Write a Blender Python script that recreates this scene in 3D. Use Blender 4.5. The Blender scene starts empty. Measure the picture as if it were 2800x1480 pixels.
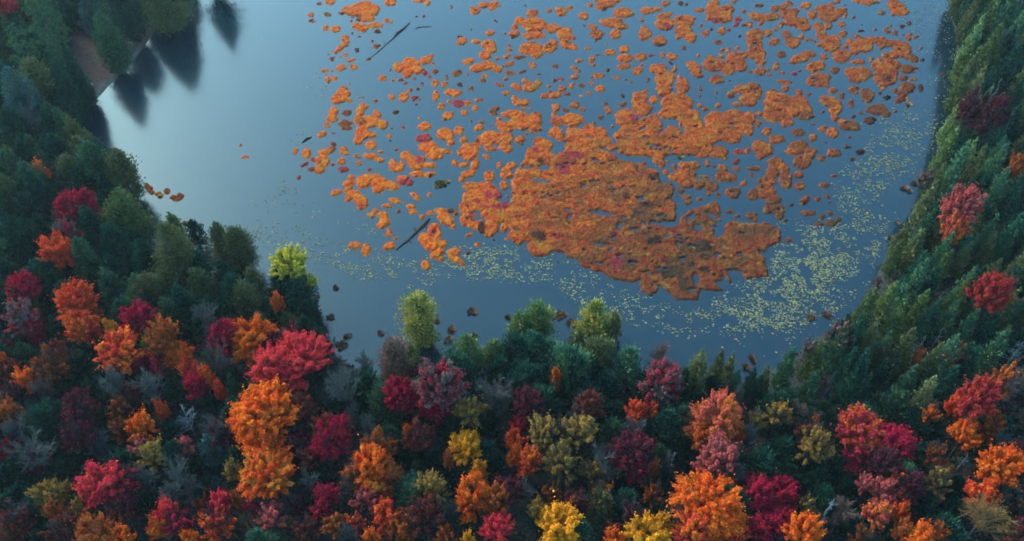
import bpy, math, random
import numpy as np
R = math.radians
C = bpy.context.scene
# ------------------------------------------------------------------ camera, sky, sun, exposure
IW, IH = 2800.0, 1480.0
CAM_H, PITCH, HFOV = 120.0, R(46), R(64)
F = (IW/2)/math.tan(HFOV/2)
cam = bpy.data.cameras.new('camera'); co = bpy.data.objects.new('camera', cam); C.collection.objects.link(co)
cam.sensor_fit = 'HORIZONTAL'; cam.angle = HFOV; cam.clip_start = 1; cam.clip_end = 6000
co.location = (0, 0, CAM_H); co.rotation_euler = (math.pi/2-PITCH, 0, 0)
C.camera = co
SUN_EL, SUN_AZ = R(34), R(-50)          # azimuth from +Y, negative = towards -X
w = bpy.data.worlds.new('World'); C.world = w; w.use_nodes = True
nt = w.node_tree; bg = nt.nodes['Background']
sky = nt.nodes.new('ShaderNodeTexSky'); sky.sky_type = 'NISHITA'; sky.sun_disc = False
sky.sun_elevation = SUN_EL; sky.sun_rotation = SUN_AZ; sky.air_density = 1.3; sky.dust_density = 2.2; sky.ozone_density = 1.6
tn = nt.nodes.new('ShaderNodeMix'); tn.data_type = 'RGBA'; tn.blend_type = 'MULTIPLY'; tn.inputs[0].default_value = 1
tn.inputs[7].default_value = (.57, .98, 1.10, 1); nt.links.new(sky.outputs[0], tn.inputs[6])     # cool evening air
nt.links.new(tn.outputs[2], bg.inputs[0]); bg.inputs[1].default_value = 0.15
sun = bpy.data.lights.new('sun', 'SUN'); so = bpy.data.objects.new('sun', sun); C.collection.objects.link(so)
sun.energy = 0.9; sun.angle = R(18); sun.color = (1.0, 0.88, 0.74)
so.rotation_euler = (math.pi/2-SUN_EL, 0, math.pi-SUN_AZ)
C.view_settings.view_transform = 'Standard'; C.view_settings.look = 'None'
C.view_settings.exposure = 1.92; C.view_settings.gamma = 1
C.cycles.use_denoising = True; C.cycles.max_bounces = 5; C.cycles.diffuse_bounces = 3
C.cycles.transmission_bounces = 3; C.cycles.filter_width = 1.7

# ------------------------------------------------------------------ photo pixel <-> world
cp, sp = math.cos(PITCH), math.sin(PITCH)
def ray(u, v):
    a = (u-IW/2)/F; b = (IH/2-v)/F
    return a, cp+b*sp, -sp+b*cp
def at(u, v, z=0.0):
    dx, dy, dz = ray(u, v); t = (z-CAM_H)/dz
    return dx*t, dy*t
def proj(x, y, z=0.0):
    zz = z-CAM_H
    d = y*cp - zz*sp; up = y*sp + zz*cp
    return IW/2 + F*x/d, IH/2 - F*up/d, d

# ------------------------------------------------------------------ value noise
def _h(i, j, s):
    n = (i*374761393 + j*668265263 + s*2246822519) & 0xffffffff
    n = ((n ^ (n >> 13))*1274126177) & 0xffffffff
    return ((n ^ (n >> 16)) & 0xffff)/65535.0
def vnoise(x, y, s=0):
    x = np.asarray(x, float); y = np.asarray(y, float)
    i = np.floor(x).astype(np.int64); j = np.floor(y).astype(np.int64)
    fx = x-i; fy = y-j; fx = fx*fx*(3-2*fx); fy = fy*fy*(3-2*fy)
    a = _h(i, j, s); b = _h(i+1, j, s); c = _h(i, j+1, s); d = _h(i+1, j+1, s)
    return (a*(1-fx)+b*fx)*(1-fy) + (c*(1-fx)+d*fx)*fy
def fnoise(x, y, s=0):
    return (vnoise(x, y, s)*.5 + vnoise(x*2.1, y*2.1, s+7)*.3 + vnoise(x*4.3, y*4.3, s+13)*.2)*2-1

# ------------------------------------------------------------------ object helpers
def link(o, parent=None):
    C.collection.objects.link(o); o.parent = parent; return o
def tag(o, label=None, cat=None, group=None, kind=None):
    if label: o['label'] = label
    if cat: o['category'] = cat
    if group: o['group'] = group
    if kind: o['kind'] = kind
    return o
def qmesh(name, verts, quads, mat, smooth=False, col=None):
    me = bpy.data.meshes.new(name)
    verts = np.asarray(verts, np.float32); quads = np.asarray(quads, np.int32)
    me.vertices.add(len(verts)); me.vertices.foreach_set('co', verts.ravel())
    n = len(quads); k = quads.shape[1]
    me.loops.add(n*k); me.loops.foreach_set('vertex_index', quads.ravel())
    me.polygons.add(n); me.polygons.foreach_set('loop_start', np.arange(0, n*k, k, dtype=np.int32))
    me.polygons.foreach_set('loop_total', np.full(n, k, np.int32))
    if smooth: me.polygons.foreach_set('use_smooth', np.ones(n, bool))
    if col is not None:
        a = me.color_attributes.new('tone', 'FLOAT_COLOR', 'POINT')
        c4 = np.ones((len(verts), 4), np.float32); c4[:, :3] = col
        a.data.foreach_set('color', c4.ravel())
    me.update(calc_edges=True); me.validate()
    me.materials.append(mat)
    return me
def srgb(r, g, b):
    f = lambda c: (c/255/12.92) if c/255 <= .04045 else ((c/255+.055)/1.055)**2.4
    return (f(r), f(g), f(b))

# ------------------------------------------------------------------ materials
def newmat(name):
    m = bpy.data.materials.new(name); m.use_nodes = True
    t = m.node_tree; p = t.nodes['Principled BSDF']
    return m, t, p
def N(t, typ, **kw):
    n = t.nodes.new(typ)
    for k, v in kw.items(): setattr(n, k, v)
    return n
def mixc(t, fac, a, b, blend='MIX'):
    n = N(t, 'ShaderNodeMix', data_type='RGBA', blend_type=blend)
    for s, v in ((0, fac), (6, a), (7, b)):
        if hasattr(v, 'is_output'): t.links.new(v, n.inputs[s])
        elif isinstance(v, tuple): n.inputs[s].default_value = (*v, 1)
        else: n.inputs[s].default_value = v
    return n.outputs[2]
def ramp(t, src, p0, p1, v0=0.0, v1=1.0):
    n = N(t, 'ShaderNodeMapRange'); t.links.new(src, n.inputs[0])
    for i, v in ((1, p0), (2, p1), (3, v0), (4, v1)): n.inputs[i].default_value = v
    return n.outputs[0]

def leaf_material(name, transl=0.28, v0=.42, v1=.96):
    m, t, p = newmat(name); t.nodes.remove(p)
    oi = N(t, 'ShaderNodeObjectInfo')
    at2 = N(t, 'ShaderNodeAttribute', attribute_type='OBJECT', attribute_name='tint')
    geo = N(t, 'ShaderNodeNewGeometry'); tc = N(t, 'ShaderNodeTexCoord')
    no = N(t, 'ShaderNodeTexNoise'); no.inputs['Scale'].default_value = 3.2; no.inputs['Detail'].default_value = 1
    add = N(t, 'ShaderNodeVectorMath', operation='ADD')
    t.links.new(tc.outputs['Object'], add.inputs[0]); t.links.new(oi.outputs['Random'], add.inputs[1])
    t.links.new(add.outputs[0], no.inputs['Vector'])
    rnd = geo.outputs['Random Per Island']
    s = N(t, 'ShaderNodeMath', operation='MULTIPLY_ADD'); t.links.new(rnd, s.inputs[0]); s.inputs[1].default_value = .35
    t.links.new(ramp(t, no.outputs[0], .40, .62), s.inputs[2])
    f = ramp(t, s.outputs[0], .15, 1.15)
    col = mixc(t, f, oi.outputs['Color'], at2.outputs['Color'])
    hs = N(t, 'ShaderNodeHueSaturation'); t.links.new(col, hs.inputs['Color'])
    t.links.new(ramp(t, rnd, 0, 1, .485, .515), hs.inputs['Hue'])
    mm = N(t, 'ShaderNodeMath', operation='MULTIPLY'); t.links.new(rnd, mm.inputs[0]); mm.inputs[1].default_value = 37.3
    fr = N(t, 'ShaderNodeMath', operation='FRACT'); t.links.new(mm.outputs[0], fr.inputs[0])
    t.links.new(ramp(t, fr.outputs[0], 0, 1, v0, v1), hs.inputs['Value'])
    d = N(t, 'ShaderNodeBsdfDiffuse'); tr = N(t, 'ShaderNodeBsdfTranslucent'); mx = N(t, 'ShaderNodeMixShader')
    t.links.new(hs.outputs[0], d.inputs[0]); t.links.new(hs.outputs[0], tr.inputs[0]); mx.inputs[0].default_value = transl
    t.links.new(d.outputs[0], mx.inputs[1]); t.links.new(tr.outputs[0], mx.inputs[2])
    t.links.new(mx.outputs[0], t.nodes['Material Output'].inputs[0])
    return m
M_LEAF = leaf_material('foliage')
M_NEEDLE = leaf_material('needles', .12, .46, 1.0)
def bark(name, a, b):
    m, t, p = newmat(name)
    tc = N(t, 'ShaderNodeTexCoord'); no = N(t, 'ShaderNodeTexNoise'); no.inputs['Scale'].default_value = 14
    t.links.new(tc.outputs['Object'], no.inputs['Vector'])
    t.links.new(mixc(t, ramp(t, no.outputs[0], .35, .65), a, b), p.inputs['Base Color']); p.inputs['Roughness'].default_value = .95; p.inputs['Specular IOR Level'].default_value = .12
    return m
M_BARK = bark('bark', (.03, .026, .024), (.07, .06, .055))
M_GREY = bark('pale_bark', (.06, .07, .075), (.15, .17, .18))
M_LOG = bark('wet_wood', (.02, .014, .012), (.07, .045, .035))
def twigmat():
    m, t, p = newmat('twigs'); oi = N(t, 'ShaderNodeObjectInfo')
    hv = N(t, 'ShaderNodeHueSaturation'); hv.inputs['Value'].default_value = .6; t.links.new(oi.outputs['Color'], hv.inputs['Color'])
    t.links.new(hv.outputs[0], p.inputs['Base Color']); p.inputs['Roughness'].default_value = .9
    return m
M_TWIG = twigmat()
# ground
M_GROUND, t, p = newmat('forest_floor')
tc = N(t, 'ShaderNodeTexCoord')
def tnoise(t, sc, det=4, coord='Object'):
    n = N(t, 'ShaderNodeTexNoise'); n.inputs['Scale'].default_value = sc; n.inputs['Detail'].default_value = det
    t.links.new(tc.outputs[coord], n.inputs['Vector']); return n.outputs[0]
base = mixc(t, ramp(t, tnoise(t, .12), .4, .6), (.006, .010, .008), (.013, .011, .008))
base = mixc(t, ramp(t, tnoise(t, 1.6), .50, .72), base, (.026, .015, .009))
vc = N(t, 'ShaderNodeVertexColor', layer_name='tone')
lit = mixc(t, ramp(t, tnoise(t, 1.1), .38, .62), (.05, .028, .022), (.085, .034, .024))
sepc = N(t, 'ShaderNodeSeparateColor'); t.links.new(vc.outputs[0], sepc.inputs[0])
base = mixc(t, sepc.outputs[0], base, lit)
base = mixc(t, sepc.outputs[1], base, (.10, .095, .08))
t.links.new(base, p.inputs['Base Color']); p.inputs['Roughness'].default_value = .95
bp = N(t, 'ShaderNodeBump'); bp.inputs['Distance'].default_value = .4; t.links.new(tnoise(t, 1.5), bp.inputs['Height'])
t.links.new(bp.outputs[0], p.inputs['Normal'])
# water
M_WATER, t, p = newmat('lake_water'); tc = N(t, 'ShaderNodeTexCoord')
weeds = N(t, 'ShaderNodeVertexColor', layer_name='tone')
ws = N(t, 'ShaderNodeSeparateColor'); t.links.new(weeds.outputs[0], ws.inputs[0])
mu = N(t, 'ShaderNodeMath', operation='MULTIPLY'); t.links.new(ws.outputs[0], mu.inputs[0]); t.links.new(ramp(t, tnoise(t, .35, 8), .35, .62), mu.inputs[1])
wc = mixc(t, mu.outputs[0], (.001, .012, .018), (.008, .014, .019))
t.links.new(wc, p.inputs['Base Color']); p.inputs['Roughness'].default_value = .16; p.inputs['IOR'].default_value = 1.5
bp = N(t, 'ShaderNodeBump'); bp.inputs['Distance'].default_value = .02; bp.inputs['Strength'].default_value = .25
t.links.new(tnoise(t, .8, 3), bp.inputs['Height']); t.links.new(bp.outputs[0], p.inputs['Normal'])
# plant mats
def tone_mat(name, vmin=.29, vmax=.66, sc=2.2, bump=.07):
    m, t, p = newmat(name)
    v = N(t, 'ShaderNodeVertexColor', layer_name='tone'); tcn = N(t, 'ShaderNodeTexCoord')
    def tn(s, d):
        n = N(t, 'ShaderNodeTexNoise'); n.inputs['Scale'].default_value = s; n.inputs['Detail'].default_value = d
        t.links.new(tcn.outputs['Object'], n.inputs['Vector']); return n.outputs[0]
    hs = N(t, 'ShaderNodeHueSaturation'); t.links.new(v.outputs[0], hs.inputs['Color'])
    t.links.new(ramp(t, tn(sc, 5), .35, .65, vmin, vmax), hs.inputs['Value'])
    t.links.new(ramp(t, tn(.5, 2), .35, .65, .488, .508), hs.inputs['Hue'])
    t.links.new(hs.outputs[0], p.inputs['Base Color']); p.inputs['Roughness'].default_value = .85; p.inputs['Specular IOR Level'].default_value = .05
    b = N(t, 'ShaderNodeBump'); b.inputs['Distance'].default_value = bump; t.links.new(tn(3.0, 4), b.inputs['Height'])
    t.links.new(b.outputs[0], p.inputs['Normal'])
    return m
M_MAT = tone_mat('marsh_plants')
M_TONE = tone_mat('reeds', .38, .68, 6, .05)
M_ROCK = bark('rock', (.22, .23, .24), (.34, .35, .36))

# ------------------------------------------------------------------ lake outline and terrain
LAKE_PX = [(700, -330), (620, -150), (540, -40), (490, 15), (437, 60), (420, 90), (380, 145), (350, 185), (300, 232), (255, 280), (207, 322),
    (235, 352), (290, 400), (330, 470), (372, 540), (402, 620), (430, 690), (520, 735), (640, 760), (740, 790), (810, 820), (840, 860),
    (860, 900), (890, 950), (930, 990), (1010, 1020), (1110, 1030), (1240, 1020), (1380, 990), (1500, 985), (1600, 1010), (1720, 1040), (1850, 1060),
    (1990, 1075), (2060, 1040), (2130, 1000), (2210, 940), (2290, 890), (2350, 840), (2395, 770), (2425, 690), (2440, 650), (2490, 600), (2530, 540), (2540, 500), (2570, 440),
    (2580, 360), (2600, 270), (2612, 200), (2618, 110), (2600, 50), (2590, -40), (2620, -140), (2560, -330)]
LAKE = np.array([at(u, v) for u, v in LAKE_PX])
def poly_sd(x, y, P):
    """signed distance, positive inside"""
    x = np.asarray(x, float); y = np.asarray(y, float)
    d = np.full(x.shape, 1e9); ins = np.zeros(x.shape, bool)
    n = len(P)
    for i in range(n):
        ax, ay = P[i]; bx, by = P[(i+1) % n]
        ex, ey = bx-ax, by-ay
        tt = np.clip(((x-ax)*ex+(y-ay)*ey)/(ex*ex+ey*ey+1e-9), 0, 1)
        d = np.minimum(d, np.hypot(x-ax-tt*ex, y-ay-tt*ey))
        c = ((ay > y) != (by > y))
        with np.errstate(divide='ignore', invalid='ignore'):
            xi = ex*(y-ay)/(ey if ey else 1e-9)+ax
        ins ^= c & (x < xi)
    return np.where(ins, d, -d)
def height(x, y):
    x = np.asarray(x, float); y = np.asarray(y, float)
    sd = -poly_sd(x, y, LAKE) + .7*fnoise(x/4, y/4, 3)*(x > -90)      # >0 on land
    land = .75*np.clip(sd/1.2, 0, 1) + .03*np.clip(sd, 0, 150) + .05*np.clip(sd, 0, 60)*np.clip((x-60)/60, 0, 1)
    land = land + np.clip(sd/8, 0, 1)*.8*fnoise(x/14, y/14, 5) + np.clip(sd/3, 0, 1)*.18*fnoise(x/2, y/2, 6)
    return np.where(sd > 0, land, np.clip(sd*.35, -2.2, 0)-.02)
def lines(a, b, step, far):
    m = list(np.arange(a, b+.01, step)); lo = [-far, -far/2, a-250, a-100, a-40, a-15]; hi = [b+15, b+40, b+100, b+250, far/2, far]
    return np.array(lo+m+hi)
gx = lines(-190, 210, 1.25, 3000); gy = lines(35, 290, 1.25, 3000)
X, Y = np.meshgrid(gx, gy); Z = height(X.ravel(), Y.ravel()).reshape(X.shape)
def gridq(nx, ny):
    i = np.arange(nx*ny).reshape(ny, nx)
    return np.stack([i[:-1, :-1], i[:-1, 1:], i[1:, 1:], i[1:, :-1]], -1).reshape(-1, 4)
LITTER = np.array([at(u, v) for u, v in [(470, 20), (437, 62), (380, 147), (300, 234), (205, 325), (150, 330), (190, 200), (210, 120), (300, 30), (400, -30)]])
lsd = poly_sd(X.ravel(), Y.ravel(), LITTER); ssd = -poly_sd(X.ravel(), Y.ravel(), LAKE)
colr = np.zeros((X.size, 3)); colr[:, 0] = np.clip((lsd+2)/3, 0, 1)
colr[:, 1] = np.where((ssd > 0) & (ssd < 1.6) & (lsd > -3), .75, 0)
g = link(bpy.data.objects.new('ground', qmesh('ground', np.stack([X.ravel(), Y.ravel(), Z.ravel()], 1), gridq(len(gx), len(gy)), M_GROUND, True, colr)))
tag(g, kind='structure')
# water sheet with a tone that says where weeds grow below the surface
wx = np.arange(-200, 221, 4.); wy = np.arange(60, 701, 4.); X, Y = np.meshgrid(wx, wy)
U, V, _ = proj(X.ravel(), Y.ravel())
wd = np.clip((U-900)/900, 0, 1)*np.clip((V+400)/500, .5, 1)
wcol = np.zeros((X.size, 3)); wcol[:, 0] = wd
wo = link(bpy.data.objects.new('lake_water', qmesh('lake_water', np.stack([X.ravel(), Y.ravel(), 0*X.ravel()], 1), gridq(len(wx), len(wy)), M_WATER, True, wcol)))
tag(wo, kind='structure')

# ------------------------------------------------------------------ floating plant mats
# each group of ellipses: origin of the survey square (photo px) and entries x,y,rx,ry[,angle] in 1/3.243 px
SQ = 420/1362
MATS = {
'A': ((780, 0), {
'o': "400,15,45,35;570,95,65,45;700,85,130,75,-5;800,80,40,50;720,160,85,35;930,15,55,35;1190,5,70,15;1265,25,30,20;225,130,28,22;360,248,32,22;450,255,50,32;680,240,60,40;620,225,30,25;800,225,70,32;900,185,30,22;930,198,20,14;535,340,38,30;505,410,75,28,-38;450,460,25,16,-30;535,490,28,18;580,532,50,16,-10;485,603,52,35,-15;605,595,36,25;355,628,32,20;402,625,14,10;380,703,30,24;445,692,32,16;862,690,40,25;955,710,18,18;1005,590,55,45;1110,580,85,75;1180,620,50,40;1250,530,70,35,-15;1300,490,28,18;1080,655,45,30;1330,735,36,38;500,850,85,60,-25;515,800,40,40;455,895,45,28;550,890,35,25;425,985,42,45;410,1045,52,38;368,1105,30,32;330,1195,50,30,-35;700,945,48,32;660,990,45,40,-60;645,1050,35,50;805,1010,42,35;750,1080,130,55;860,1105,52,48;680,1180,75,70,-60;650,1245,55,50;770,1200,45,30;770,1285,52,42;948,858,36,28;1055,850,42,40;1040,875,28,25;1108,795,22,22;1330,850,35,50;1235,1120,62,40;1260,1300,95,50;1198,1050,22,15;925,1205,22,20",
'b': "370,125,30,20;495,115,28,18;240,182,28,14;650,160,30,25;540,1000,45,35;530,1090,75,30;540,1130,55,28;680,1085,35,25;815,410,32,24;655,318,22,12;595,295,16,12;772,360,20,12;745,518,22,14;410,520,22,22;1035,1130,20,18;1020,705,25,18;1065,735,18,12;1140,692,25,15;1180,785,22,16;1330,630,32,16,20;590,190,15,10;590,155,14,10;435,1180,28,10;430,1280,30,30;300,25,20,14",
'r': "1245,645,32,20,40;1280,678,18,16;1140,868,28,22;935,622,12,12;1225,1225,75,45;1310,560,14,12",
'k': "635,445,26,22;820,278,26,18;1165,145,14,10;1228,148,18,16;488,508,12,8;568,743,12,9;660,862,10,8;692,862,10,8;792,898,22,14;980,990,34,18,15;1160,920,14,12;1185,885,25,6;942,1136,12,10;1210,740,15,13;935,1250,14,14;385,475,10,8;1325,578,12,10;980,1320,14,12"}),
'B': ((1200, 0), {
'o': "320,92,48,35;400,45,48,30;480,35,60,30;470,75,40,18;535,50,20,16;830,115,55,40;715,185,52,42;670,235,30,25;670,300,52,35;840,215,115,65;1010,250,85,40;845,315,115,34;1120,300,70,60;1190,330,30,22;1130,385,55,45;1180,415,65,28,15;1150,262,22,20;810,430,112,58;860,480,60,40;985,420,80,48,-30;1015,370,35,25;975,90,30,22;1080,105,52,42;1160,70,38,22;1285,140,52,35;1340,45,30,25;1350,235,25,25;1350,300,20,15;205,370,50,32,-20;330,370,38,25;430,385,65,35;460,430,50,45;410,490,55,45;520,515,25,20;340,605,72,40,-10;430,580,80,45;520,610,45,40;455,290,48,22;582,293,14,14;260,545,55,28,-10;830,580,40,30;605,500,28,28;645,565,38,22;620,440,20,25;410,672,32,20;820,770,75,45,-15;880,735,35,30;690,770,52,32,25;770,720,40,22;590,695,20,20;130,820,82,36;90,905,28,18;250,915,48,25,-15;350,882,42,18,10;320,955,36,28;225,1000,38,25;90,1025,55,42;20,940,28,35;60,750,30,24;600,825,32,25;670,860,32,24;700,905,55,32;770,905,42,35;745,960,25,12;815,960,16,14;1320,430,32,18;1250,540,36,22;1200,610,35,28;1200,680,42,28;1180,765,25,25;1345,540,20,45;1350,670,15,15;1350,730,15,15;1100,785,42,25;1030,840,60,28,-15;940,850,32,20;975,760,24,12;1325,830,22,14;1270,848,18,12;1045,955,42,35;1020,1010,30,30;1210,930,45,32;1275,970,30,18;1190,1060,110,60;1050,1075,60,45;1020,1170,62,40,-20;1180,1200,160,70;1340,1150,60,60;1260,1290,150,80;660,1010,110,40;740,1080,110,75;860,1060,65,70;640,1105,120,35;545,1110,40,50;520,1060,20,25;570,1145,40,25;850,1140,60,40;780,1182,25,12;620,1150,60,20;60,1190,80,60,20;180,1160,48,42;220,1240,42,30,-30;105,1265,35,30;270,1310,95,50,-15;460,1200,80,45;430,1240,110,45;580,1240,85,70;440,1295,50,35;600,1310,40,40;600,1340,35,15;725,1235,52,38;900,1250,60,40;960,1280,60,50;850,1330,80,35;30,1340,80,30;355,1135,45,32",
'b': "185,320,24,14;1030,588,28,18;160,650,52,28,-15;735,630,42,16,-15;630,645,42,22;710,512,60,22;590,585,22,12;385,715,30,18;290,785,30,18,20;490,970,48,35,-30;490,1005,40,22;1205,940,20,18;62,685,16,14;250,665,14,10;380,1080,32,18;620,405,30,12;725,1270,28,18;1265,755,28,20;465,1105,15,10;985,810,25,15;1125,985,25,20;285,1065,14,12",
'r': "535,752,42,20,10;1080,700,28,20;165,915,50,35;1150,1245,25,20;1130,832,32,16;80,1000,16,14",
'k': "118,55,16,12;495,172,14,10;518,192,12,10;185,745,24,20;1030,710,25,16;660,325,26,12;50,1060,20,14;290,255,10,8;758,50,10,8;1155,830,15,14;880,652,16,6;1290,225,14,6;1240,630,14,14;340,1240,25,12"}),
'C': ((1620, 0), {
'o': "130,30,110,45,-20;60,5,50,15;215,10,40,20;280,115,95,50;170,200,110,50;250,235,60,28;205,305,58,38,15;40,305,60,45;20,250,25,30;490,90,75,36;580,75,40,20;650,30,42,28;430,172,28,20;640,140,75,32,-15;640,215,90,55;815,180,105,52;810,270,80,55;870,330,60,50,40;760,315,35,30;450,250,35,25;465,305,62,55;595,365,70,48;155,465,48,32;275,438,48,32;125,392,16,12;300,518,78,38;430,500,55,40;285,592,60,28;400,630,42,38;435,580,28,14;620,485,28,20;705,500,45,35;60,668,60,30;70,785,48,35,-20;215,692,35,18;10,520,25,20;5,580,25,18;5,735,15,15;945,92,52,25;1060,70,60,45;1130,130,125,75,15;1200,80,55,45;1030,160,30,30;1080,20,55,25;1150,275,35,35;998,298,40,28;963,225,22,16;875,570,50,35;915,620,50,70,-20;950,670,45,22;1050,520,50,35;1080,580,110,65;1210,620,62,55;1100,705,70,42;1260,520,90,60;1320,580,60,55;1150,440,22,16;1195,445,22,25;1150,490,25,15;1330,490,50,40;1280,430,28,25;935,492,22,18;1345,100,25,20;1260,10,30,14;580,610,95,45;640,700,90,90;640,790,75,60;610,830,45,30;725,620,18,50,15;800,760,60,80;770,690,30,30;465,810,35,18;420,880,75,70;440,960,90,70;290,1040,90,80;550,882,45,35;750,920,150,100;700,1000,130,60;850,1030,110,70;1100,1080,110,100;1110,940,35,30;1250,1060,130,90;1170,1200,180,60;1240,1240,80,30;1340,1100,80,90;1330,790,80,50;1240,830,40,30,-45;1290,925,50,22;1340,880,40,30;140,985,38,28;60,1180,85,60;90,1250,80,60;170,1300,45,35;30,1300,50,60;1010,965,35,25;960,935,28,18",
'b': "80,1040,32,22,-20;270,925,36,22;20,1085,20,16;175,1115,18,14;110,920,26,20;1110,375,40,18;815,425,25,22;45,490,28,12;1345,220,20,20;950,860,12,20;1230,850,40,25;340,735,18,12;290,712,20,10",
'r': "520,492,28,20;1275,210,28,35;1290,165,25,25;1080,185,32,22;1215,265,25,16;375,1050,40,30;650,225,25,20;795,260,20,15;1100,685,30,14",
'k': "135,618,24,16;485,706,18,16;275,855,24,18,20;780,25,30,18;838,35,20,14;100,85,30,12;35,360,18,14;1303,322,18,16;600,405,30,12;945,765,18,12;955,795,16,14;1108,818,16,12;1222,715,18,10;1050,262,22,12;945,835,10,10;690,555,30,12;950,690,30,8;1090,868,10,8;640,345,14,10"}),
'D': ((2040, 0), {
'o': "120,150,110,38,8;260,75,45,32;380,30,35,28;330,55,50,25;230,150,70,38;310,215,28,30;380,130,85,55,15;410,190,80,50;510,215,75,60,30;430,100,50,30;530,50,48,32;590,130,48,38;700,80,95,42;740,140,100,60;840,100,60,38;880,138,28,22;850,215,35,25;650,235,48,45;735,230,42,32;30,215,38,28;80,310,85,65,-10;200,290,40,38;80,390,75,60;90,470,95,60;130,540,55,45;130,210,30,20;265,255,28,22;255,370,45,36;360,305,52,38;415,375,75,52;500,325,28,22;560,350,38,18,10;600,365,20,14;480,520,105,42,-15;560,480,62,36;690,505,38,28;860,300,48,32;670,310,55,42;660,400,40,22;760,385,90,80;850,500,85,60,-10;985,320,35,22;930,370,40,25;1040,400,95,70,10;1110,360,30,40;960,470,40,30;990,545,65,26;885,410,28,22;1105,525,26,24;1240,375,75,28;1330,390,50,40;1340,470,30,40;1200,420,25,18;1170,540,32,32;1255,520,40,55,-20;1310,580,50,35;1240,490,30,22;620,590,90,50,-10;640,710,110,68;700,740,50,40;720,680,40,30;900,615,30,25;1000,640,120,46;1080,650,40,40;970,700,65,40;1190,590,50,28;1235,660,105,85;1170,700,40,35;1215,790,25,18;1090,20,100,25;1000,10,70,18;1310,40,55,50;1330,100,45,25;820,8,30,16;770,30,30,14;130,635,62,38;195,615,20,18;270,590,36,36,30;320,650,22,16;35,640,28,14;220,668,22,14;340,725,78,22,10;350,785,36,30;475,820,36,28;565,832,30,18;770,800,50,25,-15;60,820,80,95;90,760,30,30;40,910,60,40;230,830,65,40;290,920,140,110;250,1010,110,75;400,990,90,50;460,900,90,60;530,960,60,50;370,1080,60,45;340,1110,30,30;30,1050,60,70;120,1010,35,25;115,1095,35,28;30,1150,50,60;190,1165,40,42;270,1235,72,45;150,1310,110,65,20;590,1220,38,32;750,900,110,50,10;790,970,65,70;790,1050,35,30;910,1110,100,50,20;680,1140,40,26;765,1180,58,48;470,1290,90,50;420,1340,80,40;770,1340,50,30",
'b': "315,480,50,28;1060,820,52,35;960,790,55,25;930,920,30,40,-20;1065,890,25,25;1140,965,80,32;1105,1070,45,35;1250,1005,35,35;540,1030,80,40;460,1170,70,32,8;790,620,40,40,30;855,850,28,25;1250,270,35,26;1310,292,25,22;1200,115,32,22;125,50,30,20;1245,700,45,40;1015,995,22,20;955,150,18,14;1375,880,60,30,-20;1400,690,40,26;1440,800,40,20,-35;1460,590,30,14;1490,640,22,10;1400,300,18,8",
'r': "425,650,32,18;475,625,16,12;520,480,18,10",
'k': "90,50,18,12;1015,215,12,14;1020,272,32,16;670,992,20,14;600,1100,24,14;945,1035,20,14;900,1220,22,12;890,1300,36,14;1255,865,40,20;700,1262,22,10;1010,1345,40,18;875,50,12,8;1440,210,24,18;1470,300,16,10;1420,830,22,14",
'y': "1170,990,25,10,-30"}),
'E': ((780, 400), {
'o': "92,40,30,24;185,60,40,48;365,45,85,30,-10;525,45,46,38;500,130,38,30;325,130,72,62;300,205,55,38;640,85,25,20;660,150,28,22;765,90,75,35,10;850,120,45,26;765,5,40,20;840,45,32,18;955,150,35,40;985,190,60,45;1030,170,30,38;1080,90,75,45,20;1160,150,80,60,20;1200,120,50,45;1290,165,60,30;1180,245,85,28,5;1280,250,60,30;1250,20,80,45,20;1310,80,60,40;580,280,35,32;560,330,50,30;690,320,75,65;770,280,110,40;830,310,80,55;930,345,90,42,15;820,380,60,35;450,410,60,28,-10;560,380,50,28,-30;600,430,72,42,-20;560,475,30,22;675,495,68,68;1040,290,60,35;765,605,35,32;805,570,30,22;870,620,60,40,30;880,670,52,50;850,700,50,35;925,760,30,35;920,790,36,16;915,885,58,42,-20;985,818,32,18;615,880,58,35;720,915,45,60;965,478,60,25,10;905,530,45,25;1110,540,40,28;1130,580,45,18,25;1155,440,55,28,35;1275,428,24,20;1210,625,32,26;1280,590,40,20;1310,720,50,45;1220,810,40,50;1290,840,90,90;1340,960,60,45;1245,1055,52,42,30;-395,-10,22,18;-360,100,32,20",
'b': "1002,582,24,18;750,210,24,16;230,205,35,25;430,20,35,20",
'r': "130,275,26,22;175,160,42,20,-35;245,115,20,25;425,155,24,16;515,208,54,28;1040,320,40,22;1105,320,32,35;310,150,20,15;675,530,25,20;1190,125,30,45;1310,770,20,50,20;165,850,12,8",
'k': "655,100,20,10;1290,270,22,12;1045,490,15,8"}),
'F': ((1200, 400), {
'o': "60,45,65,30,20;15,95,30,22;260,55,100,50;270,95,50,32;450,15,60,25;590,15,75,25;605,45,25,15;420,95,45,22,20;150,150,38,35;220,165,38,30;320,160,62,38,-50;260,245,80,35,-25;200,290,35,30;450,265,58,52;540,165,28,30;640,170,45,40;600,230,62,55,-45;290,350,80,45;380,360,120,50;450,420,100,70;330,440,110,60;240,470,45,70;250,560,70,70;240,650,55,60;330,700,80,50;460,720,70,65;440,780,50,30;265,785,35,18,-25;500,600,130,90;400,500,150,80;580,340,45,45,60;575,720,40,45;600,820,20,14;20,570,60,25;60,640,80,60,30;130,710,25,30;0,750,22,50;35,870,40,40;10,930,35,45;20,1000,28,25;130,935,60,40;150,1000,75,35,30;205,1030,35,25;345,875,32,22;188,893,14,14",
'b': "120,570,40,14;155,600,25,20",
'r': "1190,95,85,35;1110,210,50,45,30;1350,265,20,16;1300,180,20,16;330,490,50,25;430,430,40,30;530,440,35,25;490,540,80,18;585,520,40,25;300,610,50,18;860,45,30,20;1065,805,30,20;400,255,14,12;610,440,18,14;1005,740,25,12",
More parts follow.
